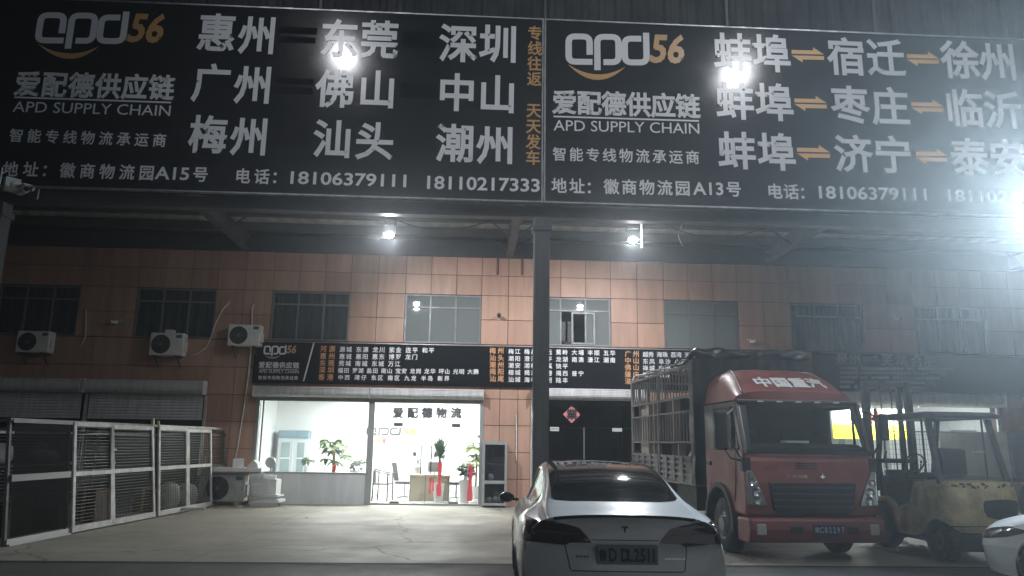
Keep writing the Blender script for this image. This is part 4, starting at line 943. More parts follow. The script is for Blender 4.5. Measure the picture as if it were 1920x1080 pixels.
tag(MB().box(-.03, .03, -.02, .02, 0, .012).build('litter', black), 'tiny dark scrap lying on the pale concrete in front of the office', 'litter').location = at_z(575, 972)+V((0, 0, .006))

# ================================================================== CARS
m_car = M('white_car_paint', (.80, .81, .81), .28, spec=.5, coat=.8)
m_cglass = M('car_dark_glass', (.008, .009, .010), .05, spec=.18)
m_lamp_r = M('tail_lamp', (.03, .004, .005), .08, coat=.8)
trim_b = M('car_trim_black', (.012, .012, .012), .3)
def cr_(p, t):
    n = len(p)-1; x = min(max(t, 0), 1)*n; i = min(int(x), n-1); f = x-i
    a, b, c, d = p[max(i-1, 0)], p[i], p[i+1], p[min(i+2, n)]
    return (b*2+(c-a)*f+(a*2-b*5+c*4-d)*f*f+(b*3-a-c*3+d)*f**3)*.5
ST = [  # s, zc, xr, zr, xb, zb, xs, zs, xm, zm, zl
 (.16, 1.015, .60, 1.00, .72, .965, .785, .90, .835, .68, .30), (.30, 1.045, .60, 1.03, .745, .985, .83, .91, .875, .68, .26),
 (.55, 1.09, .60, 1.075, .745, 1.02, .865, .925, .905, .66, .22), (.85, 1.17, .59, 1.15, .735, 1.05, .885, .93, .925, .66, .20),
 (1.25, 1.285, .575, 1.255, .735, 1.02, .885, .92, .928, .66, .19), (1.75, 1.385, .575, 1.345, .745, .985, .88, .905, .925, .64, .18),
 (2.3, 1.43, .58, 1.385, .76, .96, .88, .89, .922, .62, .18), (2.8, 1.42, .57, 1.375, .77, .945, .88, .875, .92, .6, .18),
 (3.25, 1.30, .55, 1.255, .775, .93, .88, .86, .92, .6, .18), (3.65, 1.10, .57, 1.06, .77, .915, .875, .845, .92, .6, .18),
 (3.95, .965, .60, .94, .76, .88, .86, .80, .91, .58, .19), (4.3, .885, .58, .855, .73, .80, .825, .73, .885, .56, .20), (4.55, .80, .54, .77, .66, .725, .745, .67, .80, .53, .22), (4.68, .70, .45, .68, .55, .65, .62, .60, .66, .5, .24)]
def ring(st):
    s_, zc, xr, zr, xb, zb, xs, zs, xm, zm, zl = st
    return [V((0, s_, zc)), V((xr*.55, s_, zc-.28*(zc-zr))), V((xr, s_, zr)), V((xr+(xb-xr)*.5, s_, zr+(zb-zr)*.42)), V((xb, s_, zb)), V((xs, s_, zs)), V((xm, s_, zm)), V((xm-.01, s_, .48)), V((xm-.06, s_, zl+.06)), V((xm-.16, s_, zl)), V((0, s_, zl))]
RG = [ring(s_) for s_ in ST]
AX = (.88, 3.76)           # axle positions along the car
def body_pt(u, v):
    pts = [cr_([r[i] for r in RG], u) for i in range(11)]
    return cr_(pts, v)
CAP = [(1.012, .085, .60, .16), (.965, .13, .75, .20), (.90, .135, .80, .19), (.80, .115, .825, .17), (.755, .06, .83, .14), (.62, .0, .84, .11), (.46, -.005, .83, .11), (.34, .05, .79, .13), (.27, .12, .7, .18)]
def car_body():
    mb = MB(); nu, nv = 110, 60
    pre = []
    for a in range(nu+1): pre.append([cr_([r[i] for r in RG], a/nu) for i in range(11)])
    for sg in (1, -1):
        o = len(mb.v); idx = {}
        for a in range(nu+1):
            for b in range(nv+1):
                p = cr_(pre[a], b/nv); idx[a, b] = len(mb.v); mb.v.append((p.x*sg, p.y, p.z))
        for a in range(nu):
            for b in range(nv):
                q = [idx[a,b], idx[a+1,b], idx[a+1,b+1], idx[a,b+1]]
                c = sum((V(mb.v[i]) for i in q), V())/4
                if abs(c.x) > .5 and any((c.y-ax)**2+(c.z-.335)**2 < .365**2 for ax in AX): continue
                mb.f.append(tuple(q))
    capv = [V(c) for c in [(z, s_, hw) for z, s_, hw, se in CAP]]; se = [V((c[3], 0, 0)) for c in CAP]
    def cap(u, v):
        f = u*2-1; q = cr_(capv, v); e = cr_(se, v).x
        return (q.z*f*1.0, q.y+(e+.03-q.y)*abs(f)**3.2, q.x-(.035*abs(f)**2.5 if v < .3 else 0)*(1-v/.3 if v < .3 else 0))
    mb.grid(cap, 48, 40)
    # join strip between cap edge and first ring
    for sg in (1, -1):
        def j(u, v):
            a = V(cap(1, v)); a.x *= sg; t = .18+.68*v; b = cr_(pre[0], t); b = V((b.x*sg, b.y, b.z)); b2 = cr_(pre[2], t); b2 = V((b2.x*sg, b2.y, b2.z))
            return a*(1-u)**2+b*(2*u*(1-u))*1.0+b2*u*u
        mb.grid(j, 6, 30)
    # front cap
    f0 = pre[nu]
    def fc_(u, v):
        p = cr_(f0, v); f = u*2-1
        return (p.x*f, p.y+.09*(1-f*f)*math.sin(math.pi*min(1, v*1.05))**.7, p.z)
    mb.grid(fc_, 30, 30)
    return mb
def patch(mb, bvh, bot, top, nu, nv, axis, off=.004, sgn=1):
    bot = [V(p) for p in bot]; top = [V(p) for p in top]
    def pl(p, t):
        n = len(p)-1; x = t*n; i = min(int(x), n-1); return p[i].lerp(p[i+1], x-i)
    def fn(u, v):
        q = pl(bot, u).lerp(pl(top, u), v)
        if axis == 'y': o, d = V((q.x, -3, q.y)), V((0, 1, 0))
        elif axis == '-y': o, d = V((q.x, 9, q.y)), V((0, -1, 0))
        elif axis == 'z': o, d = V((q.x, q.y, 5)), V((0, 0, -1))
        else: o, d = V((4*sgn, q.x, q.y)), V((-sgn, 0, 0))
        h, n, i, dist = bvh.ray_cast(o, d)
        if h is None: return None
        if n.dot(d) > 0: n = -n
        return h+n*off
    mb.grid(fn, nu, nv); return mb
def wheel(parent, x, y, r=.335, w=.235, sg=-1, m_rim=None):
    t = MB().lathe([(r*.62, w/2), (r*.8, w/2+.005), (r*.95, w/2-.01), (r, w*.33), (r, -w*.33), (r*.95, -w/2+.01), (r*.8, -w/2), (r*.62, -w/2)], (x, y, r), 'x', 36)
    to = t.build('wheel', rubber, parent, smooth=True)
    k = MB(); f = x+sg*w/2
    k.lathe([(r*.64, -sg*.02), (r*.64, sg*.004), (r*.58, sg*.0), (r*.55, -sg*.05), (.001, -sg*.055)], (f, y, r), 'x', 36)
    for i in range(5):
        a = 2*math.pi*i/5
        k.bar((f-sg*.015, y, r), (f-sg*.01, y+r*.6*math.cos(a), r+r*.6*math.sin(a)), .03, .075)
    k.lathe([(.001, sg*.01), (.05, sg*.005), (.055, -sg*.03)], (f, y, r), 'x', 16)
    k.build('rim', m_rim or M('rim_dark', (.10, .10, .105), .35, .8), to)
    return to
def sedan(label, loc, rz, plate=None):
    t = thing('white_sedan', label, 'car', loc, (0, 0, rz), group='white sedans parked in the yard')
    bm_ = car_body(); bvh = BVHTree.FromPolygons([V(p) for p in bm_.v], bm_.f)
    body = bm_.build('body', m_car, t, smooth=True)
    wl_ = MB()
    for ax in AX:
        for sg in (1, -1):
            wl_.lathe([(.372, 0), (.372, -.40), (.001, -.41)] if sg > 0 else [(.372, 0), (.372, .40), (.001, .41)], (sg*.90, ax, .335), 'x', 30)
    wl_.build('wheel_arch', trim_b, t)
    for ax in AX:
        for sg in (1, -1): wheel(t, sg*.80, ax, sg=sg)
    g = MB(); patch(g, bvh, [(-.50, .66), (-.40, .635), (0, .62), (.40, .635), (.50, .66)], [(-.50, 2.88), (-.25, 2.88), (0, 2.88), (.25, 2.88), (.50, 2.88)], 24, 50, 'z', .005)
    for sg in (-1, 1): patch(g, bvh, [(sg*.50, .66), (sg*.56, .69), (sg*.585, .76)], [(sg*.50, 2.88), (sg*.53, 2.86), (sg*.55, 2.80)], 8, 50, 'z', .005)
    g.build('rear_window', m_cglass, t, smooth=True)
    g = MB(); patch(g, bvh, [(-.62, 3.62), (-.3, 3.68), (0, 3.70), (.3, 3.68), (.62, 3.62)], [(-.52, 2.86), (-.3, 2.86), (0, 2.86), (.3, 2.86), (.52, 2.86)], 24, 20, 'z', .005); g.build('windshield', m_cglass, t, smooth=True)
    for sg in (1, -1):
        g = MB(); patch(g, bvh, [(1.05, 1.075), (1.5, 1.02), (2.2, .985), (2.9, .965), (3.42, .955)], [(1.12, 1.13), (1.55, 1.265), (2.2, 1.345), (2.75, 1.325), (3.42, 1.0)], 40, 10, 'x', .005, sg)
        go = g.build('side_window', m_cglass, t, smooth=True)
        g = MB(); patch(g, bvh, [(2.12, .98), (2.20, .98)], [(2.08, 1.345), (2.14, 1.345)], 3, 10, 'x', .008, sg); patch(g, bvh, [(1.02, 1.06), (1.5, 1.005), (2.2, .97), (2.9, .95), (3.46, .94)], [(1.02, 1.075), (1.5, 1.02), (2.2, .985), (2.9, .965), (3.46, .955)], 40, 2, 'x', .009, sg)
        patch(g, bvh, [(1.06, 1.125), (1.5, 1.265), (2.2, 1.345), (2.75, 1.325), (3.4, 1.01)], [(1.05, 1.14), (1.5, 1.283), (2.2, 1.36), (2.76, 1.34), (3.43, 1.02)], 40, 2, 'x', .009, sg)
        g.build('window_trim', trim_b, go)
        # tail lamps
        g = MB(); patch(g, bvh, [(sg*.83, .80), (sg*.60, .785), (sg*.50, .782), (sg*.46, .80), (sg*.285, .803)], [(sg*.83, .975), (sg*.62, .962), (sg*.50, .95), (sg*.385, .92), (sg*.30, .83)], 26, 10, 'y', .006)
        patch(g, bvh, [(.16, .80), (.30, .815), (.36, .86)], [(.16, .972), (.30, .955), (.36, .925)], 10, 6, 'x', .006, sg)
        lo = g.build('tail_lamp', m_lamp_r, t, smooth=True)
        g = MB(); patch(g, bvh, [(sg*.80, .875), (sg*.56, .872), (sg*.38, .86)], [(sg*.80, .892), (sg*.56, .888), (sg*.38, .872)], 20, 2, 'y', .009); g.build('light_strip', M('lamp_strip', (.16, .03, .03), .15), lo)
        # head lamps
        g = MB(); patch(g, bvh, [(3.95, .72), (4.2, .645), (4.45, .60), (4.62, .585)], [(3.95, .735), (4.2, .76), (4.45, .715), (4.62, .66)], 20, 8, 'x', .006, sg)
        ho = g.build('headlight', M('headlight_dark', (.05, .052, .055), .06, coat=1), t, smooth=True)
        g = MB(); patch(g, bvh, [(4.28, .70), (4.40, .635), (4.58, .61)], [(4.28, .725), (4.42, .68), (4.58, .645)], 12, 4, 'x', .010, sg); g.build('lamp_reflector', M('chrome', (.6, .6, .6), .2, 1), ho)
        # door gaps and handles
        g = MB()
        for s_, z0, z1 in ((1.28, .50, 1.04), (2.16, .25, .985), (3.22, .25, .955)): patch(g, bvh, [(s_, z0), (s_+.008, z0)], [(s_+.02, z1), (s_+.028, z1)], 1, 20, 'x', .002, sg)
        patch(g, bvh, [(1.2, .235), (3.3, .235)], [(1.2, .243), (3.3, .243)], 40, 1, 'x', .002, sg); g.build('door_gap', trim_b, body)
        g = MB()
        for s_ in (1.42, 2.32): patch(g, bvh, [(s_, .79), (s_+.2, .785)], [(s_, .805), (s_+.2, .80)], 8, 2, 'x', .012, sg)
        g.build('door_handle', trim_b, body)
        m = MB(); m.sph((sg*1.005, 3.02, .965), 1, (.095, .075, .062), 18, 12); m.bar((sg*.86, 3.06, .935), (sg*.95, 3.04, .945), .05, .03)
        m.build('wing_mirror', M('mirror_dark', (.10, .105, .11), .2, coat=.5), t, smooth=True)
        x = MB().lathe([(.368, 0), (.382, .012), (.392, 0)] if sg > 0 else [(.368, 0), (.382, -.012), (.392, 0)], (0, 0, 0), 'x', 8)
        for ax in AX:
            x2 = MB()
            pts_ = []
            for i in range(37):
                a = -.35+(math.pi+.7)*i/36; h, n, ii, dd_ = bvh.ray_cast(V((3*sg, ax+.373*math.cos(a), .335+.373*math.sin(a))), V((-sg, 0, 0)))
                if h is not None: pts_.append(h)
            if len(pts_) > 5: x2.tube(pts_, .013, 6); x2.build('arch_lip', m_car, body, smooth=True)
    sp = MB()
    sp.grid(lambda u, v: ((u*2-1)*.605, .085+.075*abs(u*2-1)**2.2+.07*v, 1.022-.03*abs(u*2-1)**3+.012-.022*v), 40, 3)
    sp.grid(lambda u, v: ((u*2-1)*.605, .083+.075*abs(u*2-1)**2.2+.004*v, 1.034-.03*abs(u*2-1)**3-.020*v), 40, 2)
    sp.build('spoiler', trim_b, t, smooth=True)
    g = MB()                        # boot lid outline, bumper creases
    for sg in (1, -1):
        patch(g, bvh, [(sg*.50, .782), (sg*.508, .782)], [(sg*.50, .786), (sg*.508, .786)], 1, 2, 'y', .003)
        patch(g, bvh, [(sg*.465, .60), (sg*.473, .597)], [(sg*.505, .785), (sg*.513, .785)], 1, 14, 'y', .003)
    patch(g, bvh, [(-.46, .592), (.46, .592)], [(-.46, .600), (.46, .600)], 40, 1, 'y', .003); patch(g, bvh, [(-.285, .822), (.285, .822)], [(-.285, .829), (.285, .829)], 30, 1, 'y', .003)
    patch(g, bvh, [(-.72, .36), (.72, .36)], [(-.78, .43), (.78, .43)], 40, 3, 'y', .004)
    g.build('boot_gap', trim_b, body)
    if plate:
        z0, z1 = .652, .798; ys = .010
        pb_ = MB().box(-.25, .25, ys-.012, ys+.06, z0, z1); po = pb_.build('number_plate', M('plate_green', (.20, .26, .24), .5), t, bevel=.004)
        x = MB()
        put_glyph(x, plate[0], V((-.205, ys-.016, (z0+z1)/2)), .075, .10, .02, off=(.49, .38))
        for i, ch in enumerate(plate[1]):
            xx = [-.135, -.035, .02, .075, .125, .172, .215][i]; put_glyph(x, ch, V((xx, ys-.016, (z0+z1)/2)), .095, .14, .035, off=(.27, .34))
        x.build('lettering', black, po)
        x = MB()
        for xx in (-.13, .10): x.lathe([(.001, 0), (.008, 0), (.008, .006)], (xx, ys-.018, z1-.02), 'y', 8)
        x.build('bolt', black, po)
        g = MB()                    # small T shaped badge
        patch(g, bvh, [(-.004, .885), (.004, .885)], [(-.010, .925), (.010, .925)], 2, 4, 'y', .006); patch(g, bvh, [(-.026, .922), (0, .928), (.026, .922)], [(-.03, .934), (0, .941), (.03, .934)], 6, 2, 'y', .006)
        g.build('badge', trim_b, t)
        g = MB()
        for i in range(4): patch(g, bvh, [(-.42+.028*i, .695), (-.40+.028*i, .695)], [(-.42+.028*i, .710), (-.40+.028*i, .710)], 1, 1, 'y', .006)
        for i in range(8): patch(g, bvh, [(.31+.022*i, .685), (.324+.022*i, .685)], [(.31+.022*i, .698), (.324+.022*i, .698)], 1, 1, 'y', .006)
        g.build('model_badge', M('chrome', (.6, .6, .6), .2, 1), t)
    rnd = random.Random(4); dr = MB()
    for i in range(46):
        x_, z_ = rnd.uniform(-.8, .8), rnd.uniform(.35, 1.0)
        h, n, ii, dd_ = bvh.ray_cast(V((x_, -3, z_)), V((0, 1, 0)))
        if h is not None: dr.sph(h+n*.001, rnd.uniform(.002, .0042), (1, 1, 1), 8, 6)
    if plate: dr.build('water_drops', M('drop', (.5, .5, .5), .03, .9), t, smooth=True)
    return t
sedan('white sedan with black glass roof, dark tail lamps and a grey DL2511 plate', (1.305, -13.6, 0), rad(-2.7), plate=('鲁', 'DDL2511'))
sedan('white car showing only its front corner and headlight, beside the yellow forklift', (8.39, -15.05, 0), rad(20))

# ================================================================== RED STAKE TRUCK
TX, TYf = 4.97, -9.0
tr = thing('stake_truck', 'red light truck with a white lettered roof fairing and a dark open stake bed', 'truck', (TX, TYf, .005), (0, 0, rad(2.2)))
m_red = M('red_cab_paint', (.235, .062, .05), .42, var=.28, vs=2.5, coat=.2)
m_redd = M('red_bumper', (.17, .034, .03), .45, var=.2, vs=4)
HWt = 1.0
arc = [(1.02+.54*math.cos(a), .44+.54*math.sin(a)) for a in [math.pi-.34-(math.pi-.68)*i/16 for i in range(17)]]
prof = [(.03, .62), (.0, .80), (-.01, 1.10), (.02, 1.40), (.06, 1.53), (.16, 1.56), (1.62, 1.56), (1.66, 1.50), (1.66, .62)] + arc[::-1]
cb_ = MB(); cb_.prism(prof, 'x', -HWt, HWt)
cab = cb_.build('cab', m_red, tr, bevel=.045, seg=3)
rf = MB()
def roofp(u, v):
    x_ = (u*2-1); e = (1-abs(x_)**5)**.5 if abs(x_) < 1 else 0
    top = 2.30+(.14+.42*math.sin(min(1, v*1.25)*math.pi/2)**1.2)*max(e, .0)
    y_ = .30+.02*abs(x_)**2+(.10+1.28*v) - .1 + (.10*abs(x_)**4)
    return (x_*.955, y_, top)
rf.grid(roofp, 48, 20)
rf.grid(lambda u, v: ((u*2-1)*.955, roofp(u, 0)[1]-.0, 2.285+(roofp(u, 0)[2]-2.285)*v), 48, 3)
rf.grid(lambda u, v: ((u*2-1)*.955, roofp(u, 1)[1], 2.285+(roofp(u, 1)[2]-2.285)*v), 48, 3)
rf_o = rf.build('roof_fairing', m_red, tr, smooth=True)
rfb = BVHTree.FromPolygons([V(p) for p in rf.v], rf.f)
rr_ = MB()
for sg in (1, -1):
    pts_ = []
    for i in range(14):
        v = i/13; q = roofp(.5+sg*(.30+.13*(1-v)), v); pts_.append((q[0], q[1], q[2]+.005))
    rr_.tube(pts_, .022, 8)
rr_.build('fairing_ridge', m_red, rf_o, smooth=True)
def on_fairing(ch, xc, zc, size):
    x = MB(); put_glyph(x, ch, V((0, 0, 0)), size, size*.62, .035, off=(.49, .38))
    out = MB(); 
    o2 = [rfb.ray_cast(V((xc+p[0], -4, zc+p[2])), V((0, 1, 0))) for p in x.v]
    return [tuple(h[0]+V((0, -.012+p[1], .004))) if h[0] is not None else (xc+p[0], .4, zc+p[2]) for h, p in zip(o2, x.v)], x.f
w = MB()
for i, ch in enumerate('中国重汽'):
    vs, fs = on_fairing(ch, -.40+.29*i, 2.60, .285); w.add(vs, fs)
w.build('lettering', M('fairing_white', (.75, .74, .70), .5), rf_o)
x = MB(); x.box(-.93, .93, .34, 1.62, 2.24, 2.284); x.build('cab_roof', m_red, tr, bevel=.02)
x = MB(); x.box(-.95, .95, .26, .36, 2.25, 2.31)
x.build('sun_visor', M('visor_dark', (.03, .02, .02), .4), tr, bevel=.02)
x = MB()
for xx in (-.6, -.3, 0, .3, .6): x.box(xx-.045, xx+.045, .245, .262, 2.268, 2.288)
x.build('marker_lamp', M('marker_pale', (.55, .5, .45), .3), tr)
x = MB()
for sg in (1, -1):
    x.prism([(.04, 1.50), (.16, 1.50), (.44, 2.27), (.30, 2.27)], 'x', sg*.955-.035, sg*.955+.035)
    x.box(sg*.955-.035, sg*.955+.035, 1.20, 1.66, 1.5, 2.27); x.box(sg*.955-.03, sg*.955+.03, .3, 1.3, 2.20, 2.27)
x.box(-.98, .98, 1.60, 1.66, 1.5, 2.27)
x.build('cab_pillar', M('pillar_dark', (.05, .02, .02), .4), tr, bevel=.012)
ws = lambda u, v: ((u*2-1)*(.93-.05*v), .045+.275*v+.05*abs(u*2-1)**2.5-.05, 1.54+.73*v)
MB().grid(ws, 24, 12).build('windshield', glass('truck_glass', (.74, .78, .77), 1.4, .02), tr, smooth=True)
x = MB()
x.grid(lambda u, v: ((u*2-1)*.955, .02+.03*abs(u*2-1)**2.5-.04, 1.50+.06*v), 24, 2)
for sg in (1, -1): x.grid(lambda u, v: (sg*(.865+.10*u-.05*v), .05+.275*v+.008*u-.012, 1.50+.77*v), 3, 10)
x.build('windshield_frame', black, tr, smooth=True)
x = MB()
for xx in (-.35, .25): x.bar((xx, -.035, 1.56), (xx+.55, .0, 1.60), .014)
x.build('wiper', black, tr)
intm = M('cab_interior', (.025, .025, .027), .7)
x = MB(); x.prism([(.10, 1.45), (.10, 1.60), (.30, 1.66), (.48, 1.60), (.5, 1.3)], 'x', -.9, .9); x.build('dashboard', intm, tr)
x = MB(); x.tube([(.42+.20*math.cos(a), .52+.10*math.sin(a)*.9, 1.66+.17*math.sin(a)) for a in [2*math.pi*i/24 for i in range(24)]], .016, 8, True); x.bar((.22, .52, 1.66), (.62, .52, 1.66), .03); x.bar((.42, .52, 1.66), (.42, .34, 1.5), .05)
x.build('steering_wheel', black, tr, smooth=False)
for xx in (-.45, .45):
    x = MB(); x.box(xx-.25, xx+.25, .85, 1.35, 1.25, 1.42); x.box(xx-.24, xx+.24, 1.34, 1.46, 1.3, 1.86); x.build('seat', intm, tr, bevel=.05)
x = MB(); x.box(-.30, .05, .10, .30, 1.665, 1.70); x.build('dash_paper', M('paper', (.6, .6, .6), .6), tr)
# doors
m_door = m_red
for sg in (-1, 1):
    d = MB(); X = sg*HWt
    d.prism([(.30, 1.54), (1.58, 1.54), (1.58, 1.0), (1.50, .80), (1.40, 1.02), (1.02, 1.05), (.62, 1.03), (.42, .80), (.34, 1.1)], 'x', X-sg*.0, X+sg*.012)
    do = d.build('door', m_door, tr, bevel=.006)
    x = MB(); x.box(min(X+sg*.013, X+sg*.04), max(X+sg*.013, X+sg*.04), 1.32, 1.50, 1.30, 1.36); x.build('handle', black, do)
    g = MB(); g.add([(X*.965, .30, 1.56), (X*.965, 1.22, 1.56), (X*.955, 1.22, 2.20), (X*.955, .46, 2.20)], [(0,1,2,3)]); g.build('side_window', glass('truck_side_glass', (.82, .86, .85), 1.6, .02), do)
    x = MB(); x.bar((X*.985, .50, 1.55), (X*.975, .50, 2.2), .03); x.bar((X*.985, .28, 1.56), (X*.985, 1.24, 1.56), .03); x.bar((X*.975, .42, 2.21), (X*.975, 1.24, 2.21), .03); x.bar((X*.98, 1.23, 1.56), (X*.98, 1.23, 2.2), .03)
    x.build('window_trim', black, do)
    f = MB(); arc2 = [(1.02+.60*math.cos(a), .44+.60*math.sin(a)) for a in [math.pi+.15-(math.pi+.3)*i/20 for i in range(21)]]; arc1 = [(1.02+.53*math.cos(a), .44+.53*math.sin(a)) for a in [math.pi+.15-(math.pi+.3)*i/20 for i in range(21)]]
    f.prism(arc2+arc1[::-1], 'x', min(X-sg*.12, X+sg*.05), max(X-sg*.12, X+sg*.05)); f.build('fender', M('fender_dark', (.03, .025, .025), .6), tr, bevel=.01)
# front face
gr = MB(); gr.prism([(-.66, 1.10), (.66, 1.10), (.60, .72), (.52, .66), (-.52, .66), (-.60, .72)], 'y', -.035, .02)
go = gr.build('grille', black, tr, bevel=.01)
x = MB()
for z in (.76, .85, .94, 1.03): x.prism([(-.60, z-.012), (.60, z-.012), (.61, z+.012), (-.61, z+.012)], 'y', -.050, -.036)
x.build('grille_bar', M('grille_bar', (.045, .045, .048), .35), go)
x = MB()
for z in (1.30, 1.335, 1.37): x.box(-.22, .10, .0, .03, z, z+.01)
x.build('vent_slot', black, tr)
for sg in (-1, 1):
    h = MB(); pg = [(sg*.985, 1.27), (sg*.90, 1.26), (sg*.80, 1.05), (sg*.70, .80), (sg*.72, .77), (sg*.975, .78)]
    h.prism(pg, 'y', -.035, .03)
    ho = h.build('headlight', M('truck_headlight', (.30, .30, .29), .12, .4, coat=1), tr, bevel=.012)
    x = MB()
    for z, r_, xx in ((1.10, .05, .90), (.97, .06, .86), (.85, .055, .84)): x.lathe([(.001, .0), (r_*.6, -.004), (r_, -.018), (r_*1.1, -.012)], (sg*xx, -.036, z), 'y', 16)
    x.prism([(sg*.96, 1.24), (sg*.945, 1.24), (sg*.945, .80), (sg*.96, .80)], 'y', -.045, -.036)
    x.build('lamp_reflector', M('chrome', (.6, .6, .6), .2, 1), ho)
bp = MB()
bp.prism([(-.10, .58), (-.12, .45), (-.09, .29), (.0, .26), (.35, .26), (.35, .60), (-.05, .615)], 'x', -1.01, 1.01)
bo = bp.build('bumper', m_redd, tr, bevel=.05, seg=3)
x = MB()
for sg in (-1, 1): x.box(sg*.84-.07, sg*.84+.07, -.128, -.10, .38, .53)
x.build('fog_lamp', M('fog_pale', (.42, .38, .36), .2, coat=.6), bo, bevel=.012)
x = MB()
for xx in (-.32, .52): x.box(xx-.09, xx+.09, -.124, -.10, .40, .50)
x.build('tow_slot', black, bo, bevel=.01)
x = MB().box(-.08, .37, -.138, -.118, .385, .525); po = x.build('number_plate', M('plate_blue', (.02, .03, .10), .5), tr, bevel=.003)
x = MB(); put_glyph(x, '皖', V((-.035, -.142, .455)), .06, .085, .02, off=(.49, .38))
for i, ch in enumerate('C82297'): put_glyph(x, ch, V((.025+.062*i+(.012 if i else 0), -.142, .455)), .085, .11, .015, off=(.27, .34))
x.build('lettering', M('plate_letter', (.5, .5, .52), .5), po)
x = MB(); x.prism([(.10, 1.20), (.16, 1.16), (.22, 1.20), (.175, 1.19), (.16, 1.255), (.145, 1.19)], 'y', -.03, .0); x.build('emblem', M('chrome', (.6, .6, .6), .2, 1), tr)
x = MB(); vs = None; w2 = MB()
for i, ch in enumerate('HOWO'): put_glyph(w2, ch, V((-.36+.085*i, -.022, 1.185)), .075, .06, .02, off=(.33, .34))
w2.build('badge_lettering', M('chrome', (.6, .6, .6), .2, 1), tr)
for sg in (-1, 1):
    m = MB(); m.box(sg*1.30-.10 if sg < 0 else 1.16, sg*1.30+.10 if sg < 0 else 1.30, .04, .12, 1.55 if sg < 0 else 1.72, 2.12)
    mo_ = m.build('mirror', black, tr, bevel=.035, seg=3)
    x = MB(); x.tube([(sg*1.22, .10, 2.05), (sg*1.02, .30, 2.16)], .016, 8); x.tube([(sg*1.24, .10, 1.56), (sg*1.18, .06, 1.44), (sg*1.0, .05, 1.40)], .018, 8); x.tube([(sg*1.20, .09, 1.78), (sg*1.0, .12, 1.42)], .014, 8); x.box(sg*.97-.06, sg*.97+.06, -.0, .10, 1.25, 1.45)
    x.build('mirror_arm', black, mo_)
# chassis, wheels
x = MB()
for xx in (-.38, .30): x.box(xx, xx+.08, .2, 6.0, .62, .80)
x.box(-1.0, 1.0, 5.95, 6.05, .55, .70); x.box(-.95, -.55, 2.3, 3.4, .50, .90); x.box(.55, .95, 2.3, 3.2, .5, .9); x.box(-.6, .6, .4, 1.6, .45, .75); x.box(-.9, .9, .95, 1.09, .36, .50); x.box(-.9, .9, 4.53, 4.67, .36, .5)
x.build('chassis', M('chassis_black', (.02, .02, .02), .7, var=.3), tr)
def twheel(x_, y_, sg, r=.41, w_=.23):
    t = MB().lathe([(r*.55, w_/2), (r*.72, w_/2+.006), (r*.93, w_/2-.005), (r, w_*.36), (r, -w_*.36), (r*.93, -w_/2), (r*.55, -w_/2)], (x_, y_, r), 'x', 36).build('wheel', rubber, tr, smooth=True)
    k = MB(); f = x_+sg*w_/2; k.lathe([(r*.57, -sg*.02), (r*.55, sg*.006), (r*.48, -sg*.03), (r*.3, -sg*.01), (r*.28, sg*.03), (.001, sg*.035)], (f, y_, r), 'x', 28)
    for i in range(8): a = i*math.pi/4; k.sph((f+sg*.0, y_+r*.39*math.cos(a), r+r*.39*math.sin(a)), .018, (1, 1, 1), 8, 5)
    k.build('rim', M('rim_grey', (.20, .20, .20), .5, .5, var=.3), t)
for sg in (-1, 1): twheel(sg*.86, 1.02, sg); twheel(sg*.90, 4.6, sg); twheel(sg*.64, 4.6, sg)
# stake bed
m_bed = M('bed_grey', (.19, .186, .178), .55, .2, var=.35, vs=4)
y0, y1, BX = 1.98, 6.18, 1.07
x = MB(); x.box(-BX, BX, y0, y1, .93, 1.0)
x.build('bed_floor', m_bed, tr)
for sg in (-1, 1):
    X = sg*BX
    b = MB(); xa, xb = min(X, X-sg*.03), max(X, X-sg*.03)
    for (a, c) in ((y0+.06, 4.02), (4.10, y1-.02)):
        b.box(xa, xb, a, c, .98, 1.42)
        for z in (1.0, 1.10, 1.20, 1.30, 1.40): b.box(min(X, X+sg*.03), max(X, X+sg*.03), a, c, z-.022, z+.022)
        n_ = 4
        for i in range(n_+1): yy = a+(c-a-.05)*i/n_; b.box(min(X, X+sg*.045), max(X, X+sg*.045), yy, yy+.05, .97, 1.435)
    b.build('side_board', m_bed, tr)
    b = MB()
    for yy in (y0, 4.05, y1): b.bar((X, yy, 1.0), (X, yy, 3.0), .06)
    for z, t_ in ((3.0, .05), (2.46, .035), (2.20, .035), (1.66, .035)): b.bar((X, y0, z), (X, y1, z), t_)
    for i in range(1, 23):
        yy = y0+(y1-y0)*i/23
        for (za, zb) in ((1.66, 2.20), (2.46, 3.0)): b.box(X-.012, X+.012, yy-.014, yy+.014, za, zb)
    b.build('stake_side', m_bed, tr)
b = MB()
for xx in [-.9+.2*i for i in range(10)]: b.bar((xx, y1, 1.0), (xx, y1, 3.0), .03)
for z in (1.45, 2.2, 3.0): b.bar((-BX, y1, z), (BX, y1, z), .045)
b.build('tail_gate', m_bed, tr)
b = MB()
for yy in (y0, 3.0, 4.05, 5.1, y1): b.tube([(-BX, yy, 2.98), (-BX, yy, 3.06), (-BX+.08, yy, 3.16), (-.6, yy, 3.23), (.6, yy, 3.23), (BX-.08, yy, 3.16), (BX, yy, 3.06), (BX, yy, 2.98)], .018, 6)
b.build('bow', m_bed, tr)
tarp = M('black_tarp', (.018, .019, .02), .35, var=.3, vs=5, bump=.5, bs=7)
b = MB()
b.grid(lambda u, v: ((u*2-1)*1.10, 1.86+.03*math.sin(u*31)+.02*math.sin(v*9+u*4), .95+2.15*v), 40, 20)
for sg in (1, -1): b.grid(lambda u, v: (sg*(1.10+.015*math.sin(v*17)), 1.86+.24*u, .95+2.12*v), 4, 16)
b.build('front_tarp', tarp, tr, smooth=True)
b = MB(); rn = random.Random(3); ph = [rn.uniform(0, 6) for _ in range(8)]
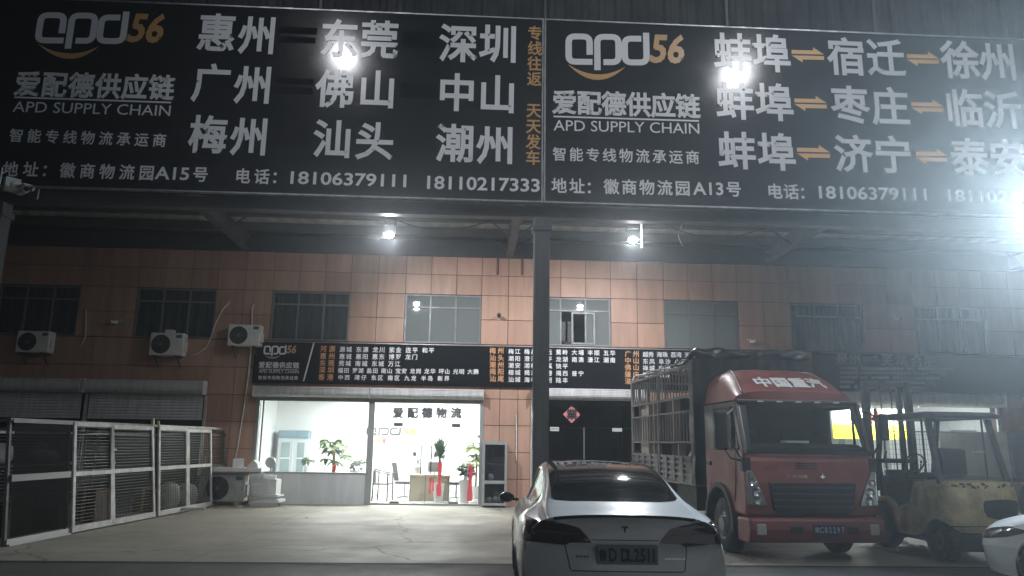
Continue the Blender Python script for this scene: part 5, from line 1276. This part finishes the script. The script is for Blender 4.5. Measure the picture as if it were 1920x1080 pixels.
def roll(u, v):
    a = u*2*math.pi; x_ = (v*2-1)*1.09; e = min(1, (1-abs(v*2-1))*9)**.5
    r_ = .12*(1+.14*math.sin(x_*4+ph[0]+2*a)+.12*math.sin(x_*9+ph[1]-2*a)+.06*math.sin(x_*17+3*a))*(.35+.65*e)
    return (x_, 2.06+1.5*r_*math.cos(a)+.03*math.sin(x_*5), 3.13+.06*e+.9*r_*math.sin(a))
b.grid(roll, 26, 90)
b.grid(lambda u, v: ((u*2-1)*1.06, 2.1+1.0*v, 3.10+.10*(1-(u*2-1)**2)+.02*math.sin(u*40+v*9)-.03*v), 40, 12)
b.grid(lambda u, v: ((u*2-1)*1.07, 5.3+.9*v, 3.06+.15*(1-abs(u*2-1)**4)+.015*math.sin(u*30+v*7)), 30, 8)
b.build('rolled_tarp', tarp, tr, smooth=True)
# load on the truck
def tw(x_, y_, z_): c_, s_ = math.cos(rad(2.2)), math.sin(rad(2.2)); return (TX+x_*c_-y_*s_, TYf+x_*s_+y_*c_, z_+.005)
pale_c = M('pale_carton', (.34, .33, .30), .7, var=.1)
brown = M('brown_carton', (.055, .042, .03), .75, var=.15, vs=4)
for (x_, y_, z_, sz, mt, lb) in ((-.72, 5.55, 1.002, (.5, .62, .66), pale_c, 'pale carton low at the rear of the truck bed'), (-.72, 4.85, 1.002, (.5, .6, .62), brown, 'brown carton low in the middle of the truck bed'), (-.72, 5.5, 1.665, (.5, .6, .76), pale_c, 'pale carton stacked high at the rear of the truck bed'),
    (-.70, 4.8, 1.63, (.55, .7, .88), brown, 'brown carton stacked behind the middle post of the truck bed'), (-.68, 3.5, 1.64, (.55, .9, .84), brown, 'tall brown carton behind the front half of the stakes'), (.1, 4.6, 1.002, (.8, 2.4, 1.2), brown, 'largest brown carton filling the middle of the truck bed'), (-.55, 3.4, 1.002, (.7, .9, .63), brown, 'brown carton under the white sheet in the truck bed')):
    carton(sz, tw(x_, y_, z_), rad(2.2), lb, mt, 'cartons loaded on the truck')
sack(tw(-.74, 2.5, 1.002), (.27, .4, .58), 'white sheet bundle just above the side boards at the front of the truck bed', M('sheet_white', (.6, .6, .58), .7), 'bundle', 'bundle')

# ================================================================== FORKLIFT
fk = thing('forklift', 'worn yellow forklift seen from behind with a dark roof guard and raised mast', 'forklift', (7.5, -8.80, .005), (0, 0, rad(1)))
yel = M('worn_yellow', (.72, .60, .32), .55, var=.45, vs=4, bump=.1, bs=20)
fdk = M('forklift_dark', (.035, .036, .038), .55, var=.3, vs=4)
rust = M('rusty_dark', (.11, .07, .04), .8, var=.5, vs=9)
b = MB()
def cwt(u, v):          # counterweight shell, plan outline times profile
    a = -math.pi/2+(u*2-1)*math.pi/2*1.0
    px_ = math.copysign(abs(math.sin(math.pi*(u-.5)))**.55, u-.5)*.60; py_ = -.62*abs(math.cos(math.pi*(u-.5)))**.5+.25
    k = 1-.10*(abs(v*2-1)**4); return (px_*k, (py_-.25)*k+.25+.0, .42+.72*v)
b.grid(cwt, 40, 14)
b.grid(lambda u, v: (cwt(u, 1)[0]*(1-v)*1.0, .25+(cwt(u, 1)[1]-.25)*(1-v), 1.14+.03*math.sin(v*1.57)), 40, 6)
b.grid(lambda u, v: (cwt(u, 0)[0]*(1-v), .25+(cwt(u, 0)[1]-.25)*(1-v), .42), 40, 2)
cwo = b.build('counterweight', yel, fk, smooth=True)
cbv = BVHTree.FromPolygons([V(p) for p in b.v], b.f)
pl = MB(); patch(pl, cbv, [(-.10, .74), (-.06, .66), (.1, .62), (.3, .62), (.44, .66), (.48, .74)], [(-.10, .84), (-.08, .88), (.1, .90), (.3, .90), (.46, .88), (.48, .84)], 24, 8, 'y', .006); pl.build('recess', black, cwo, smooth=True)
pl = MB()
for i in range(14): xx = -.5+random.random()*.95; z_ = 1.06+random.random()*.06; patch(pl, cbv, [(xx, z_-.02), (xx+.03+.06*random.random(), z_-.03*random.random())], [(xx+.01, z_+.012), (xx+.05, z_+.015)], 4, 3, 'y', .003)
patch(pl, cbv, [(-.55, .50), (-.2, .52), (.5, .49)], [(-.55, .515), (-.2, .53), (.5, .51)], 30, 2, 'y', .003)
pl.build('rust_patch', rust, cwo)
x = MB(); x.box(-.46, .46, -.28, .3, .16, .42); x.box(-.30, .30, .2, 1.7, .18, .40); x.build('chassis', fdk, fk, bevel=.03)
b = MB()
arcf = [(1.52+.46*math.cos(a), .36+.46*math.sin(a)) for a in [math.pi*.98-(math.pi*.75)*i/12 for i in range(13)]]
b.prism([(.26, .40), (.26, 1.12), (.55, 1.10), (.72, .75), (1.0, .70)]+arcf+[(1.86, .62), (1.90, .40), (1.86, .33), (1.06, .28), (.62, .28)], 'x', -.56, -.44)
b.prism([(.26, .40), (.26, 1.12), (.55, 1.10), (.72, .75), (1.0, .70)]+arcf+[(1.86, .62), (1.90, .40), (1.86, .33), (1.06, .28), (.62, .28)], 'x', .44, .56)
b.build('side_body', yel, fk, bevel=.02)
x = MB(); x.box(-.43, .43, .26, .95, .45, 1.12); x.box(-.43, .43, .95, 1.75, .42, .50); x.build('engine_hood', M('hood_dark', (.10, .085, .05), .6, var=.3), fk, bevel=.03)
x = MB(); x.box(-.24, .24, .45, .92, 1.121, 1.24); x.box(-.23, .23, .34, .46, 1.2, 1.62); x.build('seat', black, fk, bevel=.05)
x = MB(); x.box(-.40, .40, 1.58, 1.72, .5, 1.15); x.box(-.40, -.1, 1.52, 1.6, 1.0, 1.25); x.build('dashboard', fdk, fk, bevel=.02)
x = MB(); x.bar((-.02, 1.62, 1.1), (-.02, 1.34, 1.36), .04); x.tube([(-.02+.17*math.cos(a), 1.34-.05*math.sin(a)*1.2, 1.37+.15*math.sin(a)) for a in [6.283*i/20 for i in range(20)]], .014, 6, True)
x.build('steering_wheel', black, fk)
x = MB()
for xx in (.12, .2, .28): x.bar((xx, 1.6, 1.1), (xx, 1.5, 1.38), .014); x.sph((xx, 1.5, 1.39), .022)
x.build('lever', black, fk)
x = MB()
for sg in (-1, 1):
    x.bar((sg*.50, 1.72, .9), (sg*.50, 1.42, 2.08), .075, .07); x.bar((sg*.52, -.08, 1.10), (sg*.48, .16, 2.08), .085, .075)
    x.bar((sg*.49, .30, 1.1), (sg*.49, .30, 2.07), .03)
x.prism([(-.02, 2.07), (1.6, 2.07), (1.66, 2.10), (1.55, 2.17), (.06, 2.17), (-.06, 2.11)], 'x', -.55, .55)
x.build('overhead_guard', M('guard_grey', (.075, .08, .085), .5, var=.25), fk, bevel=.012)
x = MB()
cu2 = lambda u, v: (-.50+1.0*u+.012*math.sin(v*14), -.07+.22*v+.022*math.sin(u*60)-.03, 1.15+.92*v)
x.grid(cu2, 90, 8); x.build('curtain', glass('dusty_plastic', (.55, .56, .55), 1.35, .2, haze=.22, hcol=(.35, .36, .36)), fk, smooth=True)
x = MB(); x.box(-.30, .10, -.12, -.09, 1.86, 1.89); x.box(.0, .16, -.16, -.12, 1.56, 1.575); x.build('curtain_bar', M('bar_pale', (.5, .5, .5), .4), fk)
for (xx, yy, r_, w_) in ((-.50, 0, .30, .2), (.50, 0, .30, .2), (-.50, 1.52, .37, .26), (.50, 1.52, .37, .26)):
    sg = 1 if xx > 0 else -1
    t = MB().lathe([(r_*.5, w_/2), (r_*.8, w_/2+.006), (r_*.95, w_/2-.01), (r_, w_*.33), (r_, -w_*.33), (r_*.95, -w_/2), (r_*.5, -w_/2)], (xx, yy, r_), 'x', 32)
    for i in range(22): a = 6.283*i/22; t.bar((xx+sg*w_*.2, yy+r_*1.005*math.cos(a), r_+r_*1.005*math.sin(a)*.985), (xx+sg*w_*.49, yy+r_*.93*math.cos(a+.08), r_+r_*.93*math.sin(a+.08)), .03, .02)
    to = t.build('wheel', rubber, fk)
    k = MB(); f_ = xx+sg*w_/2; k.lathe([(r_*.52, -sg*.02), (r_*.5, sg*.0), (r_*.42, -sg*.03), (r_*.2, -sg*.02), (r_*.18, sg*.02), (.001, sg*.025)], (f_, yy, r_), 'x', 24); k.build('rim', M('rim_dirty', (.12, .10, .07), .7, var=.4), to)
x = MB()
for sg in (-1, 1):
    x.box(sg*.40-.05, sg*.40+.05, 1.98, 2.10, .10, 2.78); x.box(sg*.30-.035, sg*.30+.035, 2.11, 2.20, .12, 2.70); x.tube([(sg*.22, 2.05, .3), (sg*.22, 2.05, 2.3)], .035, 10)
for z in (.25, 1.35, 2.70): x.box(-.40, .40, 2.02, 2.08, z, z+.08)
x.tube([(-.1, 2.06, .4), (-.1, 2.06, 2.7)], .012, 6); x.tube([(.1, 2.06, .4), (.1, 2.06, 2.7)], .012, 6)
x.build('mast', M('mast_grey', (.07, .073, .078), .5, .3, var=.3), fk, bevel=.006)
x = MB(); x.box(-.5, .5, 2.21, 2.26, .25, .32); x.box(-.5, .5, 2.21, 2.26, .6, .67)
for i in range(6): x.bar((-.45+.18*i, 2.235, .3), (-.45+.18*i, 2.235, 1.2), .03)
for xx in (-.3, .2): x.box(xx, xx+.1, 2.27, 2.31, .06, .65); x.box(xx, xx+.1, 2.31, 3.35, .05, .09)
x.build('fork_carriage', fdk, fk)

# dim drop-side trailer at the far right
td = thing('cargo_trailer', 'dim grey drop sided trailer behind the forklift at the right edge', 'trailer', (13.2, -3.6, .005), (0, 0, rad(4)))
m_tr = M('trailer_grey', (.15, .155, .16), .5, .2, var=.3, vs=2)
x = MB(); x.box(-1.3, 4.0, 0, 2.2, .92, 1.02); x.build('bed', fdk, td)
x = MB(); x.box(-1.3, 4.0, -.03, .0, 1.0, 2.0)
for z in (1.0, 1.5, 1.97): x.box(-1.3, 4.0, -.07, -.031, z, z+.07)
for i in range(7): x.box(-1.3+.86*i, -1.22+.86*i, -.075, -.03, 1.0, 2.03)
x.box(-1.33, -1.3, 0, 2.2, 1.0, 2.0)
x.build('side_board', m_tr, td)
for xx in (-.6, 2.6, 3.5): MB().lathe([(.2, .1), (.4, .1), (.45, .06), (.45, -.06), (.4, -.1), (.2, -.1), (.001, -.1)], (xx, .2, .455), 'y', 28).build('wheel', rubber, td, smooth=True)

# ================================================================== HAZE
hz = MB().box(-60, 60, -45, 40, -1, 24).build('haze', bpy.data.materials.new('glare_haze'))  # added volume that stands in for lens glare around the lamps
hm = hz.data.materials[0]; hm.use_nodes = True; t = hm.node_tree; t.nodes.clear()
vo = t.nodes.new('ShaderNodeVolumePrincipled'); out = t.nodes.new('ShaderNodeOutputMaterial')
vo.inputs['Color'].default_value = (.82, .88, .92, 1); vo.inputs['Density'].default_value = .005; vo.inputs['Anisotropy'].default_value = .75
t.links.new(vo.outputs[0], out.inputs['Volume']); hz['kind'] = 'stuff'

# pieces of one part that stand well apart become parts of their own
import numpy as np
def apart(o):
    me = o.data; nv = len(me.vertices)
    if nv < 16 or o.modifiers.get('x'): return
    co = np.empty(nv*3); me.vertices.foreach_get('co', co); co = co.reshape(-1, 3)
    par = list(range(nv))
    def fd(a):
        while par[a] != a: par[a] = par[par[a]]; a = par[a]
        return a
    for p in me.polygons:
        vs = p.vertices; a = fd(vs[0])
        for b in vs[1:]: par[fd(b)] = a
    root = np.array([fd(i) for i in range(nv)]); ids, isl = np.unique(root, return_inverse=True); k = len(ids)
    if k < 2 or k > 5000: return
    lo = np.full((k, 3), np.inf); hi = np.full((k, 3), -np.inf); np.minimum.at(lo, isl, co); np.maximum.at(hi, isl, co)
    size = (hi-lo).max(1); lab = -np.ones(k, int); n = 0
    for i in range(k):
        if lab[i] >= 0: continue
        st = [i]; lab[i] = n
        while st:
            a = st.pop(); gap = np.maximum(0, np.maximum(lo[a]-hi, lo-hi[a])); near = np.sqrt((gap**2).sum(1)) <= np.maximum(.02, .5*np.maximum(size[a], size))*.97
            for b in np.nonzero(near & (lab < 0))[0]: lab[b] = n; st.append(b)
        n += 1
    if n < 2 or n > 60: return
    vl = lab[isl]
    polys = [tuple(p.vertices) for p in me.polygons]; sm = me.polygons[0].use_smooth
    for q in range(n):
        idx = np.nonzero(vl == q)[0]; mp = {int(a): i for i, a in enumerate(idx)}
        m2 = bpy.data.meshes.new(me.name); m2.from_pydata([tuple(co[a]) for a in idx], [], [tuple(mp[a] for a in p) for p in polys if p[0] in mp]); m2.materials.append(me.materials[0]); m2.update()
        if sm:
            for p in m2.polygons: p.use_smooth = True
        if q == 0: o.data = m2
        else:
            c = o.copy(); c.data = m2; C.objects.link(c)
for o in list(S.objects):
    if o.type == 'MESH' and o.parent and not kids(o) and not o.name.startswith(('wall_panels', 'water_drops', 'leaves')): apart(o)
